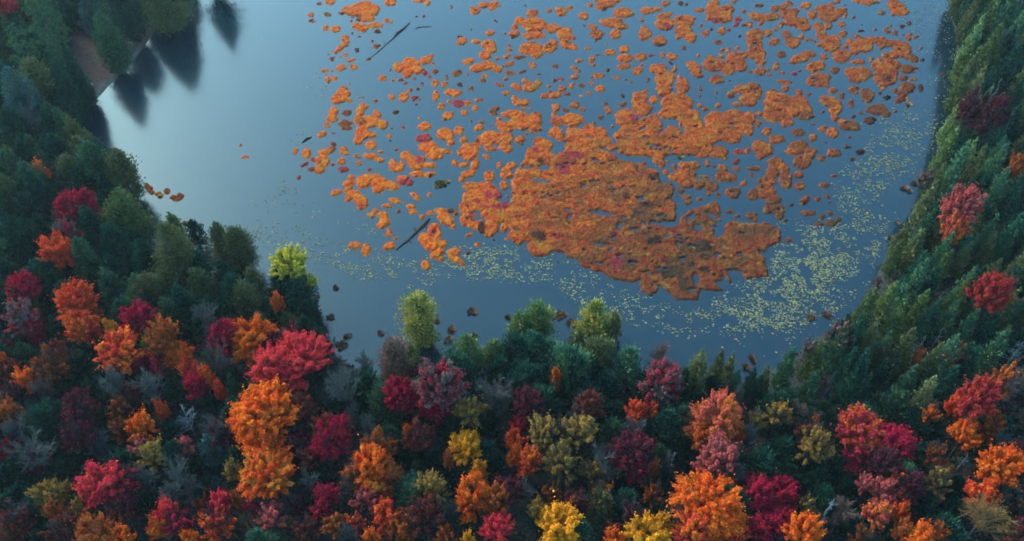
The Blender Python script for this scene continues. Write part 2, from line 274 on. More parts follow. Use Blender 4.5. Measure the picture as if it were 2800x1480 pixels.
'k': "380,730,35,45;300,655,18,14;880,790,60,30;910,840,30,20;905,130,30,22;100,560,35,15;260,945,20,25;470,830,14,12;1045,1035,14,10"}),
'G': ((1620, 400), {
'o': "480,30,260,60;590,110,50,50;620,160,25,35;870,40,100,45;980,80,60,30;1120,50,90,60;1040,30,80,40;1160,100,40,20;1300,45,55,30;1020,155,32,35;1070,185,25,15;1270,135,30,25;1280,200,32,25;1150,200,45,50;1130,270,40,50;1190,270,50,45;1250,280,35,40;720,190,28,35;820,165,70,35;910,170,50,42;830,250,100,60;650,230,25,30;720,270,55,35;850,320,100,50;950,340,70,45;1060,360,60,55;990,270,50,20;1040,430,22,22;1115,428,32,20;785,395,35,28;745,435,18,12;835,450,38,28;840,500,40,25;945,465,36,22;1245,410,75,52;1345,330,30,28",
'b': "1220,575,45,20;1290,615,28,20;670,135,25,14",
'r': "455,240,40,20;180,770,32,22;740,760,25,18;1010,300,30,14;240,1020,60,50;235,1090,40,22;1290,40,30,20;1270,130,24,20",
'k': "550,275,50,25;240,535,25,12;490,525,45,25;300,435,30,25;380,585,25,20;980,900,90,50;1000,970,50,30;700,1120,90,50;640,1160,40,28;980,1100,45,30;540,830,60,40;800,1230,30,50;880,1050,40,20;820,990,60,20;680,1030,50,15",
}),
'H': ((2040, 400), {
'o': "150,30,80,40,20;130,90,50,30;260,140,80,50;330,190,60,40,30;20,40,30,30;440,20,80,40;560,60,60,60;500,140,90,65;600,30,30,20;665,105,40,28;770,55,55,42;460,255,44,36;475,355,55,40;230,230,60,50;350,290,65,100,-10;200,310,70,50;120,300,25,30;50,430,50,55;170,400,100,70;240,470,80,50;290,560,70,55,20;200,560,50,50;300,620,50,40;695,345,46,24;745,590,32,22;550,585,75,25,5;640,685,50,25;750,680,60,35;820,650,35,30,-30;375,830,26,26;520,480,60,35,-35;635,465,25,28;45,620,60,35;90,650,30,22",
'b': "80,190,70,25;45,250,20,16;775,255,28,18;725,445,20,25;680,620,25,25;740,500,10,12;820,55,30,36;350,660,30,14",
'k': "395,520,18,15;900,5,30,10;1015,55,42,18;950,112,26,16;500,510,28,16"}),
}
scale = lambda s: ';'.join(','.join(str(float(q)*1.7625 if n < 4 else q) for n, q in enumerate(e.split(','))) for e in s.split(';'))
MATS['L'] = ((350, 480), {'b': '159,91,24,30;190,120,26,26;225,145,28,24;276,172,36,30;344,136,34,26;400,200,40,28;460,178,28,28;503,418,24,22;440,205,24,20'})
MATS['R'] = ((2100, 0), {'o': scale('655,45,45,35;690,60,25,18;600,150,20,16;635,165,16,14;705,190,14,20;600,220,50,20;680,250,45,40;740,300,25,12;600,290,22,30;625,320,40,22;600,380,60,55;580,430,25,15;430,455,25,18;600,575,20,18;560,200,40,16;450,235,40,30;640,270,35,26;555,330,40,24;480,390,34,20'),
 'b': scale('570,65,18,14;745,185,18,10;720,290,40,18;700,345,40,25;700,440,45,30;680,470,30,22;500,480,35,35;550,550,60,28;410,635,50,25;655,335,24,14;740,340,16,10;640,455,18,12;735,400,18,10;765,240,12,8;620,130,12,8;540,150,14,8'),
 'k': scale('515,605,30,22;675,130,16,12;770,440,16,20;700,530,14,10;640,560,12,8;600,500,14,8;560,470,10,8;780,300,10,8;880,370,16,8'), 'y': scale('722,525,14,7,40;706,500,10,8')})
MASS = [  # outlines of the two great mats, in the F square's units
[(655,300),(680,230),(730,160),(770,90),(780,30),(860,-10),(990,-10),(1010,40),(1090,50),(1130,10),(1200,-30),(1362,-40),(1430,30),(1560,70),(1600,120),(1750,150),(1840,140),(1850,190),(1930,210),(1960,270),(1980,330),(2060,335),(2090,400),(2060,460),(2110,520),(2100,660),(2050,670),(1880,670),(1870,700),(1920,700),(2062,720),(2122,690),(2152,620),(2232,570),(2372,520),(2462,490),(2502,540),(2502,660),(2462,690),(2442,770),(2472,820),(2542,770),(2532,700),(2582,660),(2724,680),(2834,680),(2924,680),(3034,760),(3024,860),(2924,890),(2884,940),(2834,930),(2894,1000),(2904,1080),(2924,1165),(2874,1160),(2804,1170),(2724,1190),(2660,1100),(2562,1110),(2582,1210),(2512,1130),(2502,1190),(2422,1210),(2512,1275),(2462,1290),(2362,1290),(2332,1280),(2302,1372),(2262,1362),(2102,1362),(2042,1300),(1972,1250),(1942,1240),(1932,1300),(1882,1335),(1802,1290),(1782,1190),(1722,1220),(1592,1190),(1502,1170),(1462,1130),(1362,1100),(1260,1060),(1230,1010),(1130,990),(1110,950),(1010,930),(970,970),(890,985),(830,960),(775,900),(800,850),(760,850),(710,890),(640,850),(600,800),(630,750),(610,700),(560,640),(600,540),(640,470)],
[(1572,-20),(1552,-97),(1612,-167),(1692,-197),(1922,-297),(1982,-217),(1972,-147),(1952,-97),(2002,-137),(2042,-187),(2092,-177),(2142,-127),(2122,-217),(2312,-257),(2352,-167),(2442,-117),(2462,-37),(2412,3),(2312,23),(2262,65),(2152,80),(2082,75),(2002,85),(1982,190),(1932,120),(1842,95),(1712,85),(1602,60)],
]
HOLES = "935,185,50,25;900,300,75,14,10;790,190,60,9;1040,45,40,28;1165,625,18,18;1350,580,25,15;1452,595,95,16,10;1597,715,20,32;1732,738,34,10;2027,795,25,16;2302,720,38,24;2422,620,42,20,30;1522,340,25,10;1647,630,20,14;1422,865,75,10,15;1542,925,18,18;2452,730,60,14,25;2282,1175,34,44,-20;1120,-140,20,50;2160,-150,12,40"
BLOOMS = [(1,45,372),(1,355,530),(1,627,455),(1,495,440),(1,545,520),(1,670,425),(1,20,745),(1,400,872),(1,465,968),(1,635,965),(1,875,915),(2,1210,975),(1,75,940),(1,525,800),(1,1000,325),(4,770,60),(1,840-1362,100),(2,1025-1362,190),(1,1115-1362,690),(1,1150-1362,720),(1,700-1362,775)]

def parse(s):
    out = []
    for e in s.split(';'):
        q = [float(k) for k in e.split(',')]
        if len(q) >= 4: out.append(q+[0]*(5-len(q)))
    return out
GS = 0.2
mgx = np.arange(-85, 132, GS); mgy = np.arange(84, 246, GS)
MX, MY = np.meshgrid(mgx, mgy); MU, MV, MD = proj(MX, MY, .1)
PPM = F/MD
# wobble the survey position so that no outline stays a clean ellipse
WU = MU + 7*fnoise(MX/1.6, MY/1.6, 21) + 3*fnoise(MX/.5, MY/.5, 22); WV = MV + 5*fnoise(MX/1.6, MY/1.6, 23) + 2.2*fnoise(MX/.5, MY/.5, 24)
FIELD = np.full(MX.shape, -9.0)
def ell(u, v, ru, rv, ang, shape=(WU, WV)):
    """window of the grid and the metres inside an ellipse given in photo px"""
    r = max(ru, rv)*1.5+14
    x0, y0 = at(u-r, v+r); x1, y1 = at(u+r, v-r)
    xa = min(at(u-r, v-r)[0], x0); xb = max(at(u+r, v-r)[0], at(u+r, v+r)[0])
    i0 = max(0, int((xa-mgx[0])/GS)); i1 = min(len(mgx), int((xb-mgx[0])/GS)+2)
    j0 = max(0, int((y0-mgy[0])/GS)); j1 = min(len(mgy), int((y1-mgy[0])/GS)+2)
    if i1 <= i0 or j1 <= j0: return None
    s = np.s_[j0:j1, i0:i1]
    a = math.radians(ang); du = shape[0][s]-u; dv = shape[1][s]-v
    p = (du*math.cos(a)+dv*math.sin(a))/ru; q = (-du*math.sin(a)+dv*math.cos(a))/rv
    return s, (1-np.hypot(p, q))*min(ru, rv)/PPM[s]
TONE = {'o': srgb(226, 104, 26), 'b': srgb(122, 62, 34), 'r': srgb(156, 26, 54), 'k': srgb(34, 32, 28), 'y': srgb(170, 138, 54)}
OVER = []
SMALL = []
for key, (og, d) in MATS.items():
    for c, s in d.items():
        for x, y, rx, ry, a in parse(s):
            if key in 'ABCD' and y*SQ+og[1] > 419 and og[1] == 0 or (og[1] == 400 and y*SQ+og[1] < 396): continue
            u, v = og[0]+x*SQ, og[1]+y*SQ
            r = ell(u, v, rx*SQ*.97, ry*SQ*.97, a)
            if r is None: continue
            OVER.append((c, u, v, rx*SQ, ry*SQ, a))
            FIELD[r[0]] = np.maximum(FIELD[r[0]], r[1])
for P in MASS:
    W = [at(1200+x*SQ, 400+y*SQ) for x, y in P]
    xs = [p[0] for p in W]; ys = [p[1] for p in W]
    s = np.s_[int((min(ys)-1-mgy[0])/GS):int((max(ys)+1-mgy[0])/GS), int((min(xs)-1-mgx[0])/GS):int((max(xs)+1-mgx[0])/GS)]
    wob = .55*fnoise(MX[s]/1.3, MY[s]/1.3, 31)+.3*fnoise(MX[s]/.5, MY[s]/.5, 32)
    FIELD[s] = np.maximum(FIELD[s], poly_sd(MX[s], MY[s], W)+wob)
for x, y, rx, ry, a in parse(HOLES):
    r = ell(1200+x*SQ, 400+y*SQ, rx*SQ, ry*SQ, a)
    if r: FIELD[r[0]] = np.minimum(FIELD[r[0]], -r[1])
brk = fnoise(MX/3.2, MY/2.0, 35)+.35*fnoise(MX/.9, MY/.9, 36)
FIELD = np.where((FIELD > .8) & (MU > 1250), np.minimum(FIELD, (.46-brk)*4), FIELD)
# little crumbs of mat drifting between the large ones
rng = np.random.default_rng(5)
for k in range(150):
    u, v = rng.uniform(900, 2480), rng.uniform(0, 700)
    if vnoise(u/160, v/120, 61) < .45 or (v > 560 and u < 2200) or u > 2500-.4*v: continue
    rr = rng.uniform(2.5, 6)
    r = ell(u, v, rr*1.3, rr, rng.uniform(-30, 30))
    if r and (FIELD[r[0]] > -.5).mean() < .15:
        FIELD[r[0]] = np.maximum(FIELD[r[0]], r[1]); OVER.append(('k' if rng.random() < .6 else 'b', u, v, rr*1.3, rr, 0))
# colour of every grid point
TC = np.empty(MX.shape+(3,)); TC[:] = TONE['o']
brown = np.clip((MU-1250)/900, 0, 1)*.60 + np.clip((MV-350)/350, 0, 1)*np.clip((MU-1200)/300, 0, 1)*.45 + np.clip((MV-500)/160, 0, 1)*np.clip((MU-1500)/250, 0, 1)*.3
bn = np.clip(brown+.40*fnoise(MX/3.5, MY/2.2, 41)*np.clip((MU-1100)/300, .2, 1), 0, .9)[..., None]
TC = TC*(1-bn)+np.array(TONE['b'])*bn
for c, u, v, ru, rv, a in OVER:
    if c == 'o': continue
    q = 1.25 if c in 'kr' and max(ru, rv) > 7 else 1.1
    r = ell(u, v, ru*q, rv*q, a)
    if r is None: continue
    s, sd = r
    m = np.clip(sd*2.5+.3+.9*fnoise(MX[s]/.9, MY[s]/.9, 43), 0, 1)[..., None]*(.9 if c != 'r' else .8)
    TC[s] = TC[s]*(1-m)+np.array(TONE[c])*m
speck = fnoise(MX/.45, MY/.45, 47)
mot = np.clip((fnoise(MX/1.4, MY/1.1, 44)-.12)*3, 0, .6)[..., None]*np.clip((MU-1000)/500, .35, 1)[..., None]
TC = TC*(1-mot)+np.array(srgb(124, 56, 32))*mot
mot = np.clip((fnoise(MX/2.2, MY/1.1, 45)-.28)*3, 0, .5)[..., None]
TC = TC*(1-mot)+np.array(srgb(176, 122, 44))*mot
TC *= (1+.34*speck)[..., None]
dk = np.clip((fnoise(MX/3.0, MY/2.2, 48)+.04)*2.8, 0, .66)*np.clip((MU-1250)/450, 0, 1)*np.clip((MV-250)/300, 0.15, 1)
TC = TC*(1-dk[..., None])+np.array(srgb(88, 62, 40))*dk[..., None]
grs = vnoise(MX/.3, MY/.3, 49)
MZ = np.clip(FIELD*1.0, -.12, .34) + np.where(FIELD > .12, .16*fnoise(MX/.8, MY/.8, 51)+.20*(grs-.5), 0)
INS = FIELD > 0
# connected pieces
lab = np.zeros(INS.shape, np.int32); comps = []
jj, ii = np.nonzero(INS); alive = set(zip(jj.tolist(), ii.tolist()))
while alive:
    st = [alive.pop()]; cur = []
    while st:
        j, i = st.pop(); cur.append((j, i))
        for q in ((j+1, i), (j-1, i), (j, i+1), (j, i-1)):
            if q in alive: alive.remove(q); st.append(q)
    if len(cur) >= 5: comps.append(np.array(cur))
comps.sort(key=lambda c: -len(c))
def mat_mesh(name, cells):
    j = cells[:, 0]; i = cells[:, 1]
    m = np.zeros(INS.shape, bool)
    j0, j1, i0, i1 = max(j.min()-2, 0), j.max()+3, max(i.min()-2, 0), i.max()+3
    sub = np.zeros(INS[j0:j1, i0:i1].shape, bool); sub[j-j0, i-i0] = True
    q = sub[:-1, :-1] | sub[1:, :-1] | sub[:-1, 1:] | sub[1:, 1:]
    other = (lab[j0:j1, i0:i1] > 0) & ~sub
    q &= ~(other[:-1, :-1] | other[1:, :-1] | other[:-1, 1:] | other[1:, 1:])
    ny, nx = sub.shape; idx = np.arange(ny*nx).reshape(ny, nx)
    qi, qj = np.nonzero(q)
    quads = np.stack([idx[qi, qj], idx[qi, qj+1], idx[qi+1, qj+1], idx[qi+1, qj]], 1)
    used = np.unique(quads); rm = np.full(ny*nx, -1); rm[used] = np.arange(len(used))
    cx, cy = mgx[i].mean(), mgy[j].mean()
    V = np.stack([MX[j0:j1, i0:i1].ravel()[used]-cx, MY[j0:j1, i0:i1].ravel()[used]-cy, MZ[j0:j1, i0:i1].ravel()[used]], 1)
    return qmesh(name, V, rm[quads], M_MAT, False, TC[j0:j1, i0:i1].reshape(-1, 3)[used]), (cx, cy)
for n, c in enumerate(comps): lab[c[:, 0], c[:, 1]] = n+1
ITEMS = []          # everything that needs a label of its own: dict(o, u, v, kind words, landmark words)
def tone_word(c):
    f = np.array([TONE[k] for k in 'obrk']); mean = TC[c[:, 0], c[:, 1]].mean(0)
    k = 'obrk'[int(np.argmin(((np.log(f+.01)-np.log(mean+.01))**2).sum(1)))]
    return {'o': 'bright orange', 'b': 'rusty brown orange', 'r': 'crimson', 'k': 'dark brown'}[k]
rest = []
for n, c in enumerate(comps):
    if n >= 285: rest.append(c); continue
    me, (cx, cy) = mat_mesh('plant_mat', c)
    o = link(bpy.data.objects.new('plant_mat', me)); o.location = (cx, cy, 0)
    u, v, _ = proj(cx, cy)
    size = 'huge' if len(c) > 6000 else 'large' if len(c) > 900 else 'middling' if len(c) > 250 else 'small' if len(c) > 70 else 'tiny'
    tag(o, cat='plant mat', group='floating plant mats on the lake')
    ext = np.ptp(MU[c[:, 0], c[:, 1]])/max(6, np.ptp(MV[c[:, 0], c[:, 1]]))
    shp = '' if n < 3 else 'long ' if ext > 2.3 else 'upright ' if ext < .85 else 'rounded ' if ext < 1.4 else ''
    ITEMS.append(dict(o=o, u=float(u), v=float(v), d=f'{size} {shp}{tone_word(c)} plant mat', k='mat', s=len(c)))
if rest:
    cc = np.concatenate(rest); me, (cx, cy) = mat_mesh('plant_crumbs', cc)
    o = link(bpy.data.objects.new('plant_crumbs', me)); o.location = (cx, cy, 0)
    tag(o, 'tiny scattered brown plant crumbs floating between the mats', 'plant crumbs', kind='stuff')
print('mats', len(comps), 'largest', len(comps[0]), 'cells in rest', sum(len(r) for r in rest))

# ------------------------------------------------------------------ small floating leaves in the shallows
BAND = "690,640,45,.25;760,650,50,.35;830,665,50,.5;900,690,45,.6;960,700,45,.7;1010,725,50,.9;1080,745,45,1;1100,765,30,1;1160,745,40,.9;1230,715,50,1;1290,720,55,1.3;1350,715,55,1.3;1400,725,55,1.2;1440,730,50,1;1480,750,35,.7;1560,755,45,1;1600,790,45,1;1660,820,45,.8;1720,830,40,.6;1750,850,45,.6;1820,870,45,.8;1880,890,40,.8;1900,870,30,.6;1960,870,50,1;2020,850,60,1.1;2080,830,75,1.3;2100,870,50,1.1;2150,760,80,1.3;2190,720,80,1.3;2230,690,85,1.3;2290,680,80,1.3;2330,640,75,1.3;2380,630,50,1.2;2180,640,50,.6;2170,830,80,1;2230,790,80,.9;2300,760,60,.7;2350,560,45,1.3;2345,510,55,1.3;2380,470,60,1.4;2420,450,60,1.3;2440,410,55,1.2;2490,380,60,1;2540,370,50,.8;2400,350,40,.7;2450,340,50,.6;2540,300,50,.6;2530,200,50,.5;2560,140,50,.5;2530,60,50,.7;2510,20,50,.7;2460,300,25,.6;2590,60,40,.4;2200,900,90,.35;2400,700,70,.3;2470,620,50,.25;830,380,25,.4;870,250,25,.35;885,210,20,.4;785,540,28,.6;730,560,30,.2;850,580,30,.2;1010,640,30,.4;960,600,30,.2;610,325,8,.5;690,100,20,.25;780,510,20,.4;1000,330,10,.3;1500,700,60,.3;2050,760,50,.4;2440,240,30,.3;2050,930,60,.2"
rng = np.random.default_rng(11)
pts = []
for x, y, r, dn in [[float(k) for k in e.split(',')] for e in BAND.split(';')]:
    r *= 1.25; n = int(dn*r*r*(.05+.02*(y < 420 or x < 1300)))
    a = rng.uniform(0, 2*math.pi, n); q = np.sqrt(rng.uniform(0, 1, n))*r
    u = x+q*np.cos(a)*1.15; v = y+q*np.sin(a)*.75
    X0, Y0 = at(u, v); keep = vnoise(X0/1.1, Y0/1.1, 71)*.6+vnoise(X0/3.3, Y0/3.3, 72)*.4 > .44
    pts.append(np.stack([X0[keep], Y0[keep]], 1))
pts = np.concatenate(pts)
gi = np.clip(((pts[:, 0]-mgx[0])/GS).astype(int), 0, len(mgx)-1); gj = np.clip(((pts[:, 1]-mgy[0])/GS).astype(int), 0, len(mgy)-1)
pts = pts[(FIELD[gj, gi] < -.15) & (poly_sd(pts[:, 0], pts[:, 1], LAKE) > .6)]
def discs(pts, rad, z, rng, col, name, mat, k=7):
    n = len(pts); a = np.arange(k)*2*math.pi/k
    r = rad[:, None]*(1+.15*rng.normal(size=(n, k))); th = a[None]+rng.uniform(0, 6.28, (n, 1))
    V = np.stack([pts[:, :1]+r*np.cos(th), pts[:, 1:2]+r*np.sin(th)*.9, z[:, None]+.035*rng.normal(size=(n, k))+0*r], -1).reshape(-1, 3)
    Q = np.arange(n*k).reshape(n, k)
    return qmesh(name, V, Q, mat, False, np.repeat(col, k, 0))
n = len(pts); f = rng.uniform(0, 1, (n, 1)); warm = rng.random((n, 1)) < .3
col = np.array(srgb(166, 164, 122))*(1-f)+np.array(srgb(126, 140, 128))*f
col = np.where(warm, np.array(srgb(196, 178, 106)), col)*rng.uniform(.45, 1.0, (n, 1))
o = link(bpy.data.objects.new('floating_leaves', discs(pts, rng.uniform(.08, .22, n), np.full(n, .06), rng, col, 'floating_leaves', M_TONE)))
tag(o, 'pale yellow green floating leaves in a loose curved band along the shallows', 'floating leaves', kind='stuff')
print('leaves', n)

# ------------------------------------------------------------------ tussocks, blooms, logs
def blades(n, h, spread, rng, wdt=.05):
    """thin upright blades fanning out of one foot"""
    a = rng.uniform(0, 6.283, n); q = np.sqrt(rng.uniform(0, 1, n))*spread*.55
    bx, by = q*np.cos(a), q*np.sin(a); hh = h*rng.uniform(.55, 1.05, n); ln = spread*rng.uniform(.2, .7, n)
    t = a+rng.normal(0, .6, n); tx, ty = bx+ln*np.cos(t), by+ln*np.sin(t)
    sx, sy = -np.sin(t)*wdt, np.cos(t)*wdt
    z0 = np.zeros(n)-.05
    V = np.stack([np.stack([bx-sx, by-sy, z0], 1), np.stack([bx+sx, by+sy, z0], 1), np.stack([tx+sx*.3, ty+sy*.3, hh], 1), np.stack([tx-sx*.3, ty-sy*.3, hh*.98], 1)], 1)
    return V.reshape(-1, 3)
def tussock(name, u, v, wpx, hpx, col, label, cat, group, seed, col2=None):
    r = np.random.default_rng(seed)
    x, y = at(u, v, .2); _, _, d = proj(x, y); wd = wpx*d/F; ly = hpx*d/F*1.3
    n = int(70+110*wd*max(ly, .5)); V = []
    m = max(3, int(wd*ly*2.2)); cols = []
    for k in range(m):
        b = blades(n//m+20, r.uniform(.2, .6), r.uniform(.35, .8), r); b[:, 0] += r.normal(0, .2)*wd; b[:, 1] += r.normal(0, .2)*ly
        V.append(b); cc = np.array(col)*r.uniform(.6, 1.3)
        if col2 and k % 2: cc = np.array(col2)*r.uniform(.8, 1.1)
        cols.append(np.repeat(cc[None], len(b), 0))
    V = np.concatenate(V); Q = np.arange(len(V)).reshape(-1, 4)
    o = link(bpy.data.objects.new(name, qmesh(name, V, Q, M_TONE, False, np.concatenate(cols)))); o.location = (x, y, 0)
    tag(o, cat=cat, group=group); ITEMS.append(dict(o=o, u=u, v=v, d=label, k='tus', s=wpx)); return o
TUS = "917,783,24,20;907,868,26,20;934,944,38,34;868,815,22,20;1040,911,18,10;1197,881,16,18;1233,900,24,32;1226,932,22,26;1295,851,42,20;1300,917,36,22;1392,868,26,28;1530,862,60,30;1500,856,44,26;1562,882,44,30;1500,850,24,20;1867,1012,22,14;2041,1004,34,24;2060,985,22,28;2220,868,26,16;2263,862,26,30;2500,500,34,24;2478,515,26,30;2370,850,22,14;2398,770,22,24;2440,650,20,24;2460,610,24,14;840,815,20,14;950,920,20,16"
for k, e in enumerate(TUS.split(';')):
    u, v, a, b = [float(q) for q in e.split(',')]
    tussock('sedge_tussock', u, v, a*.8, b*.7, srgb(158, 112, 78), 'dark brown sedge tussock standing in the water', 'tussock', 'sedge tussocks along the shore', k)
for k, (s, x, y) in enumerate(BLOOMS):
    u, v = 1620+x*SQ, 400+y*SQ
    big = s == 4
    tussock('marsh_bush' if big else 'yellow_tuft', u, v+(4 if big else 0), 5+3*s, 4+2*s, srgb(226, 180, 52),
            'bright yellow bush growing on the north edge of the orange mats' if big else 'small golden yellow tuft growing on the orange mat', 'bush' if big else 'grass tuft', None if big else 'yellow tufts on the great mat', 90+k)
tussock('marsh_bush', 1203, 503, 36, 34, srgb(52, 50, 36), 'dark hummock with yellow grass', 'hummock', None, 300, srgb(205, 160, 50))
def tube(pts, rad, k=7):
    V = []; Q = []
    for i, (p, r) in enumerate(zip(pts, rad)):
        p = np.array(p, float); d = np.array(pts[min(i+1, len(pts)-1)], float)-np.array(pts[max(i-1, 0)], float); d /= np.linalg.norm(d)+1e-9
        s = np.cross(d, (0, 0, 1)) if abs(d[2]) < .95 else np.cross(d, (1, 0, 0)); s /= np.linalg.norm(s); t_ = np.cross(s, d)
        for j in range(k):
            a = 2*math.pi*j/k; V.append(p+r*(math.cos(a)*s+math.sin(a)*t_))
    for i in range(len(pts)-1):
        for j in range(k):
            Q.append((i*k+j, i*k+(j+1) % k, (i+1)*k+(j+1) % k, (i+1)*k+j))
    return V, Q
def log(pp, rad, label, kind='log', mat=M_LOG, z=.1, branches=()):
    """a fallen stem given by photo px, resting in the water"""
    P3 = [(*at(u, v, z), z+.04*math.sin(i*2.1)) for i, (u, v) in enumerate(pp)]
    c = np.mean(P3, 0); c[2] = 0
    root = link(bpy.data.objects.new('fallen_'+kind, None)); root.location = c
    tag(root, label, kind)
    def put(nm, pts, r):
        V, Q = tube([np.array(p)-c for p in pts], r); link(bpy.data.objects.new(nm, qmesh(nm, V, Q, mat, True)), root)
    put('trunk', P3, rad)
    for bb, br in branches: put('branch', [(*at(u, v, z), zz) for u, v, zz in bb], br)
    return root
log([(1083, 684), (1098, 670), (1118, 655), (1140, 632), (1158, 615), (1174, 598)], [.08, .16, .26, .34, .40, .30], 'thick dark fallen log beside the orange mats, its thin end down left', branches=[([(1140, 632, .1), (1130, 622, .5)], [.14, .05]), ([(1158, 615, .1), (1172, 622, .5)], [.14, .05]), ([(1118, 655, .1), (1126, 664, .3)], [.1, .04])])
log([(1010, 160), (1032, 143), (1055, 122), (1076, 104), (1085, 92), (1104, 78), (1120, 62)], [.05, .08, .1, .14, .35, .3, .14], 'long thin dark fallen trunk lying on open water near the top', branches=[([(1055, 122, .1), (1048, 112, .3)], [.07, .03])])
log([(826, 390), (838, 380), (852, 374)], [.12, .3, .12], 'short dark driftwood left of the orange mats', 'driftwood')
log([(1135, 80), (1141, 75), (1160, 73), (1180, 72)], [.05, .09, .09, .04], 'thin curved pale twig lying on the water', 'twig', M_BARK)
V, Q = tube([(-.9, 0, 0), (-.7, .05, .35), (-.2, .1, .62), (.3, 0, .6), (.8, -.05, .3), (1., 0, 0)], [.15, .55, .75, .7, .5, .1], 9)
o = link(bpy.data.objects.new('boulder', qmesh('boulder', V, Q, M_ROCK, False))); bx, by = at(245, 233, 1.); o.location = (bx, by, float(height(bx, by))+.1); o.scale = (.75, .6, .8)
tag(o, 'small pale boulder on the reddish leaf covered bank', 'boulder')
# ------------------------------------------------------------------ tree building
def limb_segs(segs, k=4):
    """segs: (p0, p1, r0, r1) arrays -> open prisms"""
    p0 = np.array([s[0] for s in segs], float); p1 = np.array([s[1] for s in segs], float)
    r0 = np.array([s[2] for s in segs])[:, None, None]; r1 = np.array([s[3] for s in segs])[:, None, None]
    d = p1-p0; d /= np.linalg.norm(d, axis=1, keepdims=True)+1e-9
    ref = np.where(np.abs(d[:, 2:3]) < .9, np.array([[0, 0, 1.]]), np.array([[1., 0, 0]]))
    s = np.cross(d, ref); s /= np.linalg.norm(s, axis=1, keepdims=True)+1e-9; t_ = np.cross(s, d)
    a = np.arange(k)*2*math.pi/k
    ring = np.cos(a)[None, :, None]*s[:, None]+np.sin(a)[None, :, None]*t_[:, None]
    V = np.concatenate([p0[:, None]+ring*r0, p1[:, None]+ring*r1], 1)
    n = len(segs); base = (np.arange(n)*2*k)[:, None]; j = np.arange(k); j2 = (j+1) % k
    Q = np.stack([base+j, base+j2, base+k+j2, base+k+j], -1).reshape(-1, 4)
    return V.reshape(-1, 3), Q
def unit(v): return v/(np.linalg.norm(v, axis=-1, keepdims=True)+1e-9)
def leafquads(c, nrm, s, asp, rng, along=None):
    """rhombic leaf sprays: centre c, facing nrm, half length s"""
    n = len(c)
    if along is None:
        t_ = unit(np.cross(nrm, rng.normal(size=(n, 3))))
    else: t_ = unit(along)
    b = unit(np.cross(nrm, t_)); s = np.asarray(s)[:, None]
    V = np.stack([c+t_*s, c+b*s*asp, c-t_*s, c-b*s*asp], 1).reshape(-1, 3)
    return V
def ballpts(n, rng): return unit(rng.normal(size=(n, 3)))

class Kind: pass
def broadleaf(W, rng, full=1.0, twigs=260, H=1.7):
    """W metres wide class; mesh in units of the crown width, 1 unit of z = 1 crown width"""
    k = Kind(); zc = H-.44; rz = .44
    lob = rng.normal(size=(7, 3)); lob = unit(lob); la = rng.uniform(-.32, .30, 7)
    nc = int((80 if W < 5.5 else 150 if W < 9 else 260))
    D = ballpts(nc*3, rng); D = D[D[:, 2] > -.45][:nc]
    rr = np.where(rng.random(len(D)) < .72, rng.uniform(.78, 1.0, len(D)), rng.uniform(.35, .75, len(D)))
    rr = rr*(1+(np.clip(D@lob.T, 0, 1)**3)@la)
    nl = rng.integers(4, 7); la_ = rng.uniform(0, 6.28)+np.arange(nl)*6.283/nl*rng.uniform(.8, 1.2, nl); lr = rng.uniform(.24, .35, nl); lr[0] = .33
    lc = np.stack([np.cos(la_)*(.47-lr), np.sin(la_)*(.47-lr), zc-.12+rng.uniform(-.16, .16, nl)], 1); lc[0] = [rng.normal(0, .03), rng.normal(0, .03), zc+.12]
    wh = rng.integers(0, nl, len(D))
    P = D*rr[:, None]*lr[wh][:, None]*np.array([1, 1, 1.15])+lc[wh]
    P[:, 2] = np.minimum(P[:, 2], H)
    cr = rng.uniform(.038, .082, len(D))*(1.2 if W < 5.5 else .95 if W < 9 else .75)
    segs = []; top = zc+.1
    spts = [np.array([0, 0, -.05]), np.array([.01, .01, H*.25]), np.array([-.015, .01, H*.45]), np.array([.01, -.01, top])]
    tr = [.035, .026, .021, .008]
    for a in range(3): segs.append((spts[a], spts[a+1], tr[a], tr[a+1]))
    for p in P:
        z0 = rng.uniform(H*.32, min(p[2], top)-.03) if p[2] > H*.4 else H*.32
        o = np.array([0, 0, z0]); m = o*.45+p*.55+np.array([0, 0, -.03])+rng.normal(0, .015, 3)
        segs += [(o, m, .011, .006), (m, p, .006, .003)]
        for q in range(int(twigs/len(P))):
            e = p+unit(rng.normal(size=3)+unit(p-np.array([0, 0, zc-.2]))*1.1+[0, 0, .4])*cr[0]*rng.uniform(.7, 1.7)
            segs.append((m*.25+p*.75, e, .0032*7/W, .0012*7/W))
    k.limbs = limb_segs(segs, 4)
    sz = .155/W
    use = rng.random(len(P)) < full
    per = int(3.1*(cr.mean()**2*4*math.pi)/(sz*sz*1.1)*(.62+.38*full))
    C_, N_ = [], []
    for p, r, uu in zip(P, cr, use):
        if not uu: continue
        d = ballpts(per, rng); d[:, 2] = np.where(rng.random(per) < .6, np.abs(d[:, 2]), d[:, 2])
        q = rng.uniform(.35, 1.12, per)[:, None]
        ax = unit(p-np.array([0, 0, zc-.3])); st = rng.normal(0, .62, (per, 1))*r*np.where(rng.random((per, 1)) < .14, 2.2, 1)     # tufts strung along the twig
        C_.append(p+d*q*r*np.array([.85, .85, .75])+ax*st); N_.append(unit(d*.9+np.array([0, 0, .6])+rng.normal(0, .55, (per, 3))))
    if C_:
        c = np.concatenate(C_); nn = np.concatenate(N_)
        k.leaf = leafquads(c, nn, rng.uniform(.6, 1.25, len(c))*sz, .7, rng)
    else: k.leaf = None
    return k
